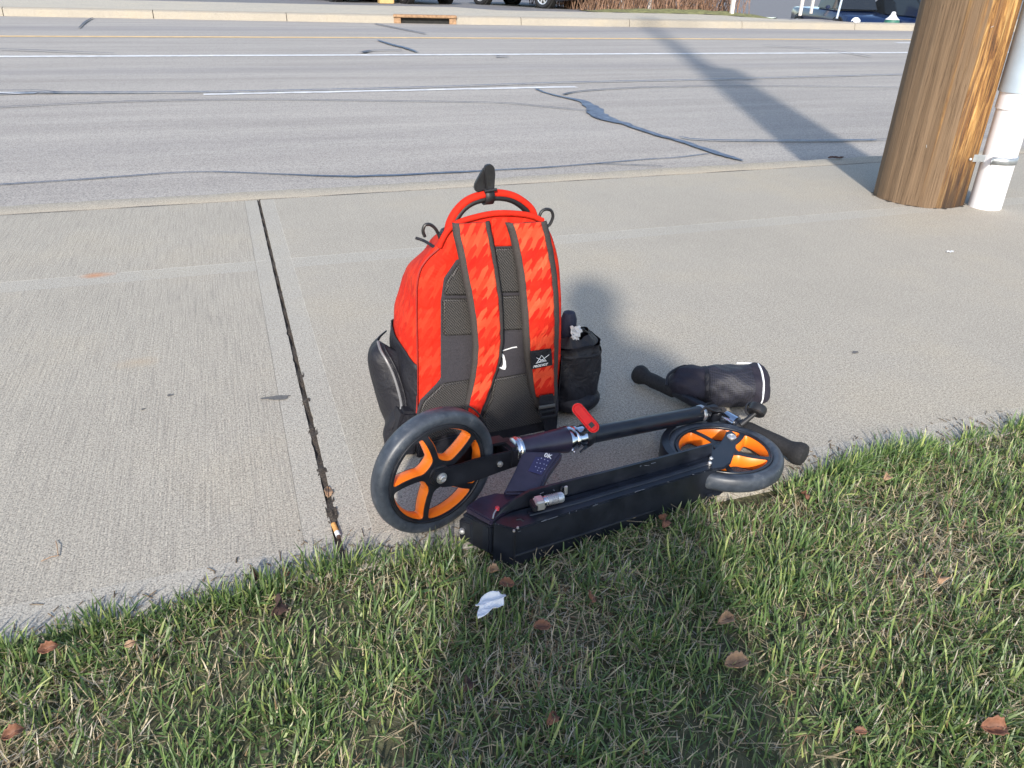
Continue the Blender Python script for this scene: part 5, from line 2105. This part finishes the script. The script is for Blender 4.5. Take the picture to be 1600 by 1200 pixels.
# ================================================================== PHOTOGRAPHER (behind the camera; casts the shadow on the lawn)
def person():
    P = {
        'pelvis': ((-.10, -.42, .78), (.17, .13)), 'waist': ((-.10, -.40, .93), (.16, .12)), 'chest': ((-.09, -.37, 1.12), (.18, .13)),
        'collar': ((-.09, -.35, 1.23), (.11, .09)), 'neck': ((-.09, -.345, 1.30), (.062, .062)),
        'shL': ((-.24, -.36, 1.08), (.072, .072)), 'elL': ((-.38, -.22, .84), (.062, .062)), 'wrL': ((-.13, -.09, .89), (.040, .040)),
        'shR': ((.09, -.36, 1.19), (.075, .075)), 'elR': ((.27, -.20, .93), (.062, .062)), 'wrR': ((.13, -.09, .89), (.040, .040)),
        'hipL': ((-.21, -.42, .72), (.12, .12)), 'knL': ((-.27, -.38, .40), (.085, .085)), 'anL': ((-.29, -.46, .08), (.055, .055)), 'toL': ((-.30, -.30, .035), (.045, .04)),
        'hipR': ((.01, -.42, .72), (.12, .12)), 'knR': ((.08, -.37, .40), (.085, .085)), 'anR': ((.10, -.46, .08), (.055, .055)), 'toR': ((.12, -.30, .035), (.045, .04)),
    }
    E_ = [('pelvis', 'waist'), ('waist', 'chest'), ('chest', 'collar'), ('collar', 'neck'), ('collar', 'shL'), ('shL', 'elL'), ('elL', 'wrL'), ('collar', 'shR'), ('shR', 'elR'), ('elR', 'wrR'),
          ('pelvis', 'hipL'), ('hipL', 'knL'), ('knL', 'anL'), ('anL', 'toL'), ('pelvis', 'hipR'), ('hipR', 'knR'), ('knR', 'anR'), ('anR', 'toR')]
    names = list(P)
    root = thing('person', 'person in a dark coat standing behind the camera holding a phone with both hands', 'person', (-.1, -.42, 0))

    def skin(nm, nodes, edges, mat, rootn, sub=2):
        me = bpy.data.meshes.new(nm)
        me.from_pydata([tuple(Vector(n[0]) - root.location) for n in nodes], edges, [])
        me.materials.append(mat)
        o = bpy.data.objects.new(nm, me)
        COL.objects.link(o)
        o.parent = root
        sk = o.modifiers.new('skin', 'SKIN')
        sk.use_smooth_shade = True
        for i, n in enumerate(nodes):
            me.skin_vertices[0].data[i].radius = n[1]
            me.skin_vertices[0].data[i].use_root = (i == rootn)
        s = o.modifiers.new('s', 'SUBSURF')
        s.levels = s.render_levels = sub
        return o
    idx = {n: i for i, n in enumerate(names)}
    skin('clothed_body', [P[n] for n in names], [(idx[a], idx[b]) for a, b in E_], M['coat'], 0)
    obj('hood', lathe((-.075, -.355, 1.20), Z, [(.125, -.02), (.118, .03), (.100, .08), (.085, .13), (.078, .17)], 32), M['coat'], root)
    # coat skirt
    obj('coat_skirt', grid_surf(lambda u, v: Vector((-.10 + (.20 + .08 * v + .02 * math.sin(12.56 * u * 3)) * math.cos(2 * math.pi * u), -.41 + (.15 + .08 * v) * math.sin(2 * math.pi * u), .98 - .48 * v)), 36, 10, True), M['coat'], root)
    # head with face
    hc = Vector((-.070, -.325, 1.42))
    fw_ = Vector((.05, .86, -.5)).normalized()
    rt_ = Vector((1, -.05, 0)).normalized()
    up_ = rt_.cross(fw_).normalized()
    if up_.z < 0:
        up_ = -up_

    def head(u, v):
        a, b = 2 * math.pi * u, math.pi * v
        x = math.cos(a) * math.sin(b)
        y = math.sin(a) * math.sin(b)
        z = math.cos(b)
        jaw = 1 - .25 * max(0, -z)
        px_, py_, pz_ = .074 * x * jaw, .092 * y * (1 - .12 * max(0, -z)), .112 * z
        if y > .8 and abs(x) < .25:
            py_ += .020 * math.exp(-((z + .12) / .16) ** 2) * math.exp(-(x / .13) ** 2)
        py_ -= .008 * math.exp(-((z - .12) / .12) ** 2) * (math.exp(-((x - .42) / .16) ** 2) + math.exp(-((x + .42) / .16) ** 2)) * (1 if y > 0 else 0)
        return hc + rt_ * px_ + fw_ * py_ + up_ * pz_
    obj('head', grid_surf(head, 40, 28, True), M['skin'], root)
    for s in (-1, 1):
        ec = hc + rt_ * (.031 * s) + fw_ * .077 + up_ * .012
        obj('eye', lathe(ec, fw_, [(0, .008), (.008, .006), (.011, 0), (.008, -.006)], 16), M['white'], root)
        obj('ear', grid_surf(lambda u, v, s=s: hc + rt_ * s * (.074 + .012 * math.sin(math.pi * v)) + fw_ * (-.01 + .018 * math.cos(2 * math.pi * u) * math.sin(math.pi * v)) + up_ * (.0 + .03 * math.cos(math.pi * v)), 12, 8, True), M['skin'], root)
    obj('mouth', tube(catmull([hc + rt_ * x + fw_ * (.083 - abs(x) * .25) + up_ * -.052 for x in (-.024, -.01, .01, .024)], 3), .004, 8), simple('lips', (.42, .16, .13), .5), root)

    def hair(u, v):
        a, b = 2 * math.pi * u, math.pi * (.0 + .62 * v)
        x = math.cos(a) * math.sin(b)
        y = math.sin(a) * math.sin(b)
        z = math.cos(b)
        cut = .0 if y < .35 else (y - .35) * .9
        zz = max(z, -.25 + cut * 1.4)
        k = 1.19 + .02 * math.sin(9 * a)
        return hc + rt_ * (.078 * x * k) + fw_ * (.093 * y * k - .008) + up_ * (.113 * zz * 1.12)
    obj('hair', grid_surf(hair, 40, 18, True), M['hair'], root)
    # hands around the phone
    for s in (-1, 1):
        wr = Vector((.13 * s, -.09, .89))
        palm = Vector((.088 * s, -.055, .895))
        nodes = [(wr, (.028, .022)), (palm, (.030, .016))]
        edges = [(0, 1)]
        skin('palm', nodes, edges, M['skin'], 0)
        for f in range(4):
            b_ = palm + Vector((-.006 * s, .006, .024 - .016 * f))
            ln = (.9, 1, .95, .8)[f]
            n1 = b_ + Vector((-.004 * s, .028 * ln, .002))
            n2 = n1 + Vector((-.020 * s * ln, .010, 0))
            n3 = n2 + Vector((-.018 * s * ln, -.002, -.001))
            skin('finger', [(b_, (.009, .009)), (n1, (.0085, .0085)), (n2, (.008, .008)), (n3, (.0068, .0068))], [(0, 1), (1, 2), (2, 3)], M['skin'], 0, 1)
        t0 = palm + Vector((0, -.012, .004))
        skin('thumb', [(t0, (.011, .011)), (t0 + Vector((-.016 * s, -.010, .016)), (.0098, .0098)), (t0 + Vector((-.036 * s, -.004, .024)), (.0085, .0085))], [(0, 1), (1, 2)], M['skin'], 0, 1)
    return root


person()
ph = thing('phone', 'black phone held up in both hands of the photographer', 'phone', (0, -.045, CAM_H))
pb_ = Vector((0, 0, CAM_H)) - FW * .040
obj('case', box(pb_, RT, UP, FW, .150, .075, .010, .004), M['blackplastic'], ph)
obj('screen', box(pb_ - FW * .0056, RT, UP, FW, .140, .067, .0012), M['glass'], ph)

# ================================================================== GRASS
def edge_y(x):
    return 1.035 + .012 * np.sin(x * 5.3 + .4) + .008 * np.sin(x * 17) + .005 * np.sin(x * 41 + 2)


def make_blades(n, xr, yr, hs, wd, seed, name, straw=.34, fringe=False):
    r2 = np.random.default_rng(seed)
    x = xr[0] + (xr[1] - xr[0]) * r2.random(n)
    y = yr[0] + (yr[1] - yr[0]) * r2.random(n)
    if fringe:
        y = edge_y(x) - np.abs(r2.normal(0, .018, n))
    keep = y < edge_y(x) + .002
    # tufts: density and height vary
    f1 = np.sin(x * 23 + 3 * np.sin(y * 11)) * np.sin(y * 27 + 2 * np.sin(x * 13))
    keep &= r2.random(n) < (.72 + .28 * f1)
    # nothing grows inside the scooter's deck or wheel
    dkx = (x - .35) * math.cos(R(7.5)) + (y - .972) * math.sin(R(7.5))
    dky = -(x - .35) * math.sin(R(7.5)) + (y - .972) * math.cos(R(7.5))
    under = (dkx > -.01) & (dkx < .47) & (dky > -.006) & (dky < .2)
    under |= ((x - .8735) ** 2 + (y - 1.103) ** 2 < .12 ** 2)
    keep &= ~under
    x, y, f1, dkx, dky = x[keep], y[keep], f1[keep], dkx[keep], dky[keep]
    n = len(x)
    kind = r2.random(n)
    big = np.sin(x * 2.1 + 1.7) * np.sin(y * 3.3 + .6) * .5 + .5
    patch = np.sin(x * 8.3 + 2 * np.sin(y * 5)) * np.sin(y * 9.1 + 1.0) * .5 + .5
    dry = kind < straw * (.55 + .9 * patch)
    h = hs * (.65 + .55 * r2.random(n)) * (1 + .25 * f1)
    h *= np.where(dry, .8, 1)
    azi = r2.random(n) * 2 * np.pi
    lean = np.abs(r2.normal(.6, .45, n)) * (.5 if fringe else 1)
    lean = np.where(dry, np.abs(r2.normal(1.05, .42, n)), lean)
    lean = np.clip(lean, 0, 1.5)
    # flatten close to the camera side of the scooter where it was pressed
    # pressed down and clipped short along the scooter
    dd_ = np.where((dkx > -.05) & (dkx < .62), np.clip((-dky) / .07, 0, 1), 1)
    dd_ = np.minimum(dd_, np.clip((np.hypot(x - .8735, y - 1.103) - .10) / .08, 0, 1))
    h = h * (.42 + .58 * dd_)
    lean = lean + (1 - dd_) * .5
    w = wd * (.45 + 1.0 * r2.random(n)) * np.where(dry, .62, 1)
    z0 = -.014 + .0 * x
    wdir = azi + np.pi / 2 + r2.normal(0, .5, n)
    bend = r2.normal(.45, .5, n) * np.where(dry, 1.7, 1)
    T = np.array([0, .38, .74, 1.0])
    Wk = np.array([.8, 1.0, .78, .12])
    V = np.zeros((n, 8, 3), np.float32)
    cx, cy, cz = x.copy(), y.copy(), z0 + 0 * x
    prev = 0
    for k in range(4):
        ang = lean + bend * T[k]
        dl = (T[k] - prev) * h
        prev = T[k]
        cx = cx + np.sin(ang) * np.cos(azi) * dl
        cy = cy + np.sin(ang) * np.sin(azi) * dl
        cz = cz + np.maximum(np.cos(ang), -.15) * dl
        ww = w * Wk[k] * .5
        V[:, 2 * k, 0] = cx - np.cos(wdir) * ww
        V[:, 2 * k, 1] = cy - np.sin(wdir) * ww
        V[:, 2 * k, 2] = cz
        V[:, 2 * k + 1, 0] = cx + np.cos(wdir) * ww
        V[:, 2 * k + 1, 1] = cy + np.sin(wdir) * ww
        V[:, 2 * k + 1, 2] = cz + w * .18
    base = (np.arange(n) * 8)[:, None]
    quads = np.array([[0, 1, 3, 2], [2, 3, 5, 4], [4, 5, 7, 6]])
    Fq = (base[:, :, None] + quads[None]).reshape(-1, 4)
    me = bpy.data.meshes.new(name)
    nv, nf = n * 8, len(Fq)
    me.vertices.add(nv)
    me.vertices.foreach_set('co', V.reshape(-1))
    me.loops.add(nf * 4)
    me.loops.foreach_set('vertex_index', Fq.reshape(-1).astype(np.int32))
    me.polygons.add(nf)
    me.polygons.foreach_set('loop_start', (np.arange(nf) * 4).astype(np.int32))
    me.update()
    me.validate()
    # blade colours
    g = r2.random(n)
    g2 = r2.random(n)
    col = np.zeros((n, 3))
    deep = np.array([.055, .125, .040])
    mid_ = np.array([.145, .255, .065])
    lime = np.array([.33, .42, .12])
    c = deep * (1 - g[:, None]) + mid_ * g[:, None]
    c = np.where((g2 > .80)[:, None], mid_ * .5 + lime * .5, c)
    c = np.where((g2 > .94)[:, None], lime, c)
    c = c * (.85 + .4 * big[:, None]) * np.array([1.22, 1.12, 1.12])
    lum = c.mean(1, keepdims=True)
    c = c * .84 + lum * np.array([1.12, 1.0, .78]) * .16
    tan = np.array([.66, .56, .37])
    grey = np.array([.52, .47, .39])
    brn = np.array([.26, .17, .10])
    d = np.where((g > .55)[:, None], tan, np.where((g > .2)[:, None], grey, brn)) * (.7 + .5 * g2[:, None])
    col = np.where(dry[:, None], d, c)
    # base of a blade paler/brown, cut tip pale on some
    vc = np.repeat(col[:, None, :], 8, axis=1)
    vc[:, 0:2] = vc[:, 0:2] * .55 + np.array([.16, .13, .07]) * .45
    tip = (r2.random(n) > .5)[:, None, None]
    vc[:, 6:8] = np.where(tip, vc[:, 6:8] * .35 + np.array([.55, .52, .38]) * .65, vc[:, 6:8])
    vc = np.concatenate([vc.reshape(-1, 3), np.ones((nv, 1))], 1).astype(np.float32)
    at_ = me.color_attributes.new('blade', 'FLOAT_COLOR', 'POINT')
    at_.data.foreach_set('color', vc.reshape(-1))
    me.materials.append(M['grass'])
    for_ = np.ones(nf, dtype=bool)
    me.polygons.foreach_set('use_smooth', for_)
    o = bpy.data.objects.new(name, me)
    COL.objects.link(o)
    o['kind'] = 'stuff'
    return o


def lab_stuff(o, l):
    o['label'] = l
    o['category'] = 'grass'


lab_stuff(make_blades(160000, (-.75, 2.25), (.25, 1.05), .046, .0028, 1, 'grass', .60), 'short green lawn with dead straw blades in front of the sidewalk')
lab_stuff(make_blades(6500, (-.75, 2.3), (.9, 1.05), .056, .0030, 2, 'grass_fringe', .2, True), 'upright grass blades leaning over the sidewalk edge')
lab_stuff(make_blades(50000, (-4, 7), (-3, .26), .045, .0075, 3, 'grass_beyond_frame'), 'lawn stretching out below the frame')
lab_stuff(make_blades(9000, (2.2, 7), (.2, 1.05), .045, .0060, 4, 'grass_to_the_right'), 'lawn strip continuing along the sidewalk to the right')
lab_stuff(make_blades(9000, (-4, -.7), (.2, 1.05), .045, .0060, 5, 'grass_to_the_left'), 'lawn strip continuing along the sidewalk to the left')


# a dense mat of clippings under the blades
def thatch(n, seed):
    r2 = np.random.default_rng(seed)
    x = -.75 + 3.0 * r2.random(n)
    y = .25 + .8 * r2.random(n)
    k = y < edge_y(x) + .004
    x, y = x[k], y[k]
    V, F = [], []
    for i in range(len(x)):
        a = r2.random() * math.pi
        L_ = .008 + .018 * r2.random()
        w_ = .0004 + .0004 * r2.random()
        z = -.004 + .016 * r2.random()
        tz = r2.normal() * .004
        c, s = math.cos(a), math.sin(a)
        b = len(V)
        V += [(x[i] - c * L_ - s * w_, y[i] - s * L_ + c * w_, z - tz), (x[i] - c * L_ + s * w_, y[i] - s * L_ - c * w_, z - tz), (x[i] + c * L_ + s * w_, y[i] + s * L_ - c * w_, z + tz), (x[i] + c * L_ - s * w_, y[i] + s * L_ + c * w_, z + tz)]
        F.append([b, b + 1, b + 2, b + 3])
    o = obj('straw_clippings', (V, F), simple('straw', (.38, .30, .18), .8, 0, .45, 30), None, False)
    o['kind'] = 'stuff'
    o['label'] = 'thin dead straw lying between the green blades'
    o['category'] = 'straw'


thatch(5000, 11)

def spill(n, seed):
    r2 = np.random.default_rng(seed)
    V, F = [], []
    for i in range(n):
        x = -.7 + 2.9 * r2.random()
        y = float(edge_y(x)) + abs(r2.normal()) * .035 + .002
        L_ = .002 + .010 * r2.random() ** 2
        w_ = .0005 + .0006 * r2.random()
        a = r2.random() * math.pi
        z = .0012
        c, s_ = math.cos(a), math.sin(a)
        b = len(V)
        V += [(x - c * L_ - s_ * w_, y - s_ * L_ + c * w_, z), (x - c * L_ + s_ * w_, y - s_ * L_ - c * w_, z), (x + c * L_ + s_ * w_, y + s_ * L_ - c * w_, z + .002), (x + c * L_ - s_ * w_, y + s_ * L_ + c * w_, z + .002), (x, y, z + .0022)]
        F += [[b, b + 1, b + 4], [b + 1, b + 2, b + 4], [b + 2, b + 3, b + 4], [b + 3, b, b + 4]]
    o = obj('edge_crumbs', (V, F), simple('crumbs', (.14, .10, .06), .9, 0, .6, 40), None, False)
    props(o, 'soil crumbs and clippings along the sidewalk edge', 'crumbs', None, 'stuff')


spill(900, 21)

# ================================================================== LEAVES AND LITTER
def leaf(label, x, y, z, size, mat, az, tilt, curl, seed, elong=1.6, group='dry leaves on the lawn'):
    if group == 'dry leaves on the lawn':
        size *= .78
        z -= .009
        curl *= 1.7
        elong *= 1.15
    c = at(x, y, z)
    r2 = np.random.default_rng(seed)
    t = thing('dry_leaf', label, 'leaf', c, group)
    ex = Vector((math.cos(R(az)), math.sin(R(az)), 0))
    q = Quaternion(ex, R(tilt))
    ey = q @ Vector((-ex.y, ex.x, 0))
    ez = ex.cross(ey)
    lobes = int(3 + r2.integers(0, 3))

    def f(u, v):
        s = u * 2 - 1
        tt = v * 2 - 1
        half = (1 - abs(s) ** 2.1) ** .7 * (.90 + .10 * math.cos(lobes * math.pi * s + seed))
        yy = tt * half / elong
        cz = curl * (yy * 1.6) ** 2 + .12 * math.sin(s * 4 + seed) * curl + .05 * math.sin(9 * s + 7 * tt)
        return c + ex * (s * size / 2) + ey * (yy * size / 2 * 1.3) + ez * (cz * size / 2)
    o = obj('blade', grid_surf(f, 12, 8), mat, t)
    md = o.modifiers.new('t', 'SOLIDIFY')
    md.thickness = .0008
    vein = [f(k / 8, .5) + ez * .0005 for k in range(9)]
    obj('vein', tube(vein + [vein[-1] + ex * size * .12 - ez * .002], .0007, 5), M['leafdark'], t)
    return t


LV = [
    ('tan curled leaf in the shaded lawn right of the middle', 1134, 968, .03, .040, 'leafpale', 10, 25, .9),
    ('small orange brown leaf just right of the white tissue', 847, 979, .028, .036, 'leaf', -15, 20, .6),
    ('pale crumpled leaf lying lowest of the pair right of the middle', 1150, 1037, .03, .050, 'leafpale', -5, 15, .8),
    ('pinkish brown leaf near the lower right corner of the lawn', 1552, 1136, .034, .048, 'leaf', -20, 30, .8),
    ('reddish leaf on the grass below the handlebar grip', 1257, 775, .03, .030, 'leaf', 80, 50, .6),
    ('upright reddish leaf against the front of the scooter deck', 1034, 815, .03, .042, 'leaf', 75, 60, .7),
    ('tall narrow dark brown leaf standing in the grass left of the scooter', 431, 945, .035, .055, 'leafdark', 75, 70, .6),
    ('dark curled leaf lying on the sidewalk edge left of the joint', 401, 903, .012, .040, 'leafdark', -60, 30, 1.6),
    ('small brown leaf tip peeking over the grass left of the joint', 444, 893, .030, .030, 'leaf', 85, 70, .5),
    ('orange brown leaf in the lawn near the left border', 75, 1013, .032, .034, 'leaf', 10, 35, .8),
    ('round cream coloured leaf in the lawn on the left', 203, 1006, .036, .020, 'leafpale', 20, 25, .3),
    ('pale leaf among bright blades at the right', 1466, 905, .03, .030, 'leafpale', 50, 30, 1.0),
    ('brown leaf in the bright grass by the right border', 1385, 745, .03, .032, 'leafpale', 30, 30, .6),
    ('brown leaf half hidden above the white tissue', 792, 912, .028, .034, 'leaf', -30, 25, .6),
    ('brown leaf in the shaded lawn below the scooter deck', 922, 933, .03, .034, 'leaf', 80, 60, .5),
    ('small brown leaf at the near corner of the deck', 770, 893, .026, .030, 'leafpale', -10, 15, 1.2),
    ('brown leaf at the left border of the frame, low in the grass', 20, 1146, .034, .034, 'leaf', 20, 25, .8),
    ('amber leaf scrap near the bottom border', 1345, 1142, .034, .022, 'leaf', -25, 20, .4),
    ('small brown leaf in the shaded grass at the lower middle', 862, 1122, .032, .030, 'leaf', 40, 30, .7),
    ('dusky brown leaf low in the grass left of the middle', 727, 1068, .03, .034, 'leafdark', 70, 50, .7),
]
for i, (lab, x, y, z, sz, mt, az, ti, cu) in enumerate(LV):
    leaf(lab, x, y, z, sz, M[mt], az, ti, cu, i + 3)
leaf('tan leaf scrap wedged in the sidewalk joint above the cigarette butt', 513, 768, .004, .034, M['leafpale'], 82, 20, .5, 40, 2.4, 'leaf scraps on the sidewalk')
leaf('black twig like scrap lying on the kerb beside the pole shadow', 1306, 246, .008, .10, M['leafdark'], -10, 10, .3, 41, 4, 'leaf scraps on the sidewalk')

c0, c1 = at(521, 819, .006), at(529, 838, .004)
cg = thing('cigarette_butt', 'orange cigarette butt lying in the dirt of the sidewalk joint', 'cigarette butt', (c0 + c1) / 2)
d = (c1 - c0)
obj('filter', tube([c0, c0 + d * .66], .0046, 16), M['filter'], cg)
obj('paper', tube([c0 + d * .66, c1], .0046, 16), M['white'], cg)
obj('ash', tube([c1, c1 + d * .12], [.0042, .003], 12), M['leafdark'], cg)

tz = crumple(at(766, 942, .036), Vector((.97, .25, 0)), Vector((-.25, .9, .25)).normalized(), Vector((0, -.1, .99)).normalized(), .052, .026, 26, .0016, 12, .35)
o = props(obj('white_tissue', tz, M['paper']), 'crumpled white tissue lying on the lawn in front of the scooter', 'tissue')
md = o.modifiers.new('t', 'SOLIDIFY')
md.thickness = .001

# dark damp spots on the concrete
def blot(x, y, sx_, sy__, seed, rot=0):
    r2 = np.random.default_rng(seed)
    c = at(x, y, .0)
    P = []
    ph_ = r2.random(4) * 6.28
    for k in range(36):
        a = 2 * math.pi * k / 36
        rr = 1 + .22 * math.sin(2 * a + ph_[0]) + .16 * math.sin(3 * a + ph_[1]) + .12 * math.sin(5 * a + ph_[2]) + .06 * math.sin(9 * a + ph_[3])
        P.append(c + Vector((sx_ * rr * math.cos(a + 0), sy__ * rr * math.sin(a), .0016)))
    o = obj('damp_spot', (P, [list(range(36))]), M['stain'], None, False)
    o['kind'] = 'structure'
    return o


blot(433, 622, .030, .011, 1)
blot(266, 618, .006, .006, 2)
blot(224, 640, .004, .004, 3)
blot(1336, 551, .012, .006, 4)
# pale grass stalk on the walk at the left
pts = [at(64, 877, .004), at(80, 870, .006), at(91, 868, .003), at(89, 852, .006), at(87, 845, .003)]
props(obj('straw_stalk', tube(pts, .0008, 6), M['leafpale']), 'bent pale straw stalk lying on the sidewalk at the left', 'straw')
q = at(1485, 394, .002)
props(obj('paper_scrap', crumple(q + Z * .003, X, Y, Z, .03, .012, 8, .0015, 5), M['paper']), 'tiny white paper scrap on the sidewalk below the pole', 'paper scrap')
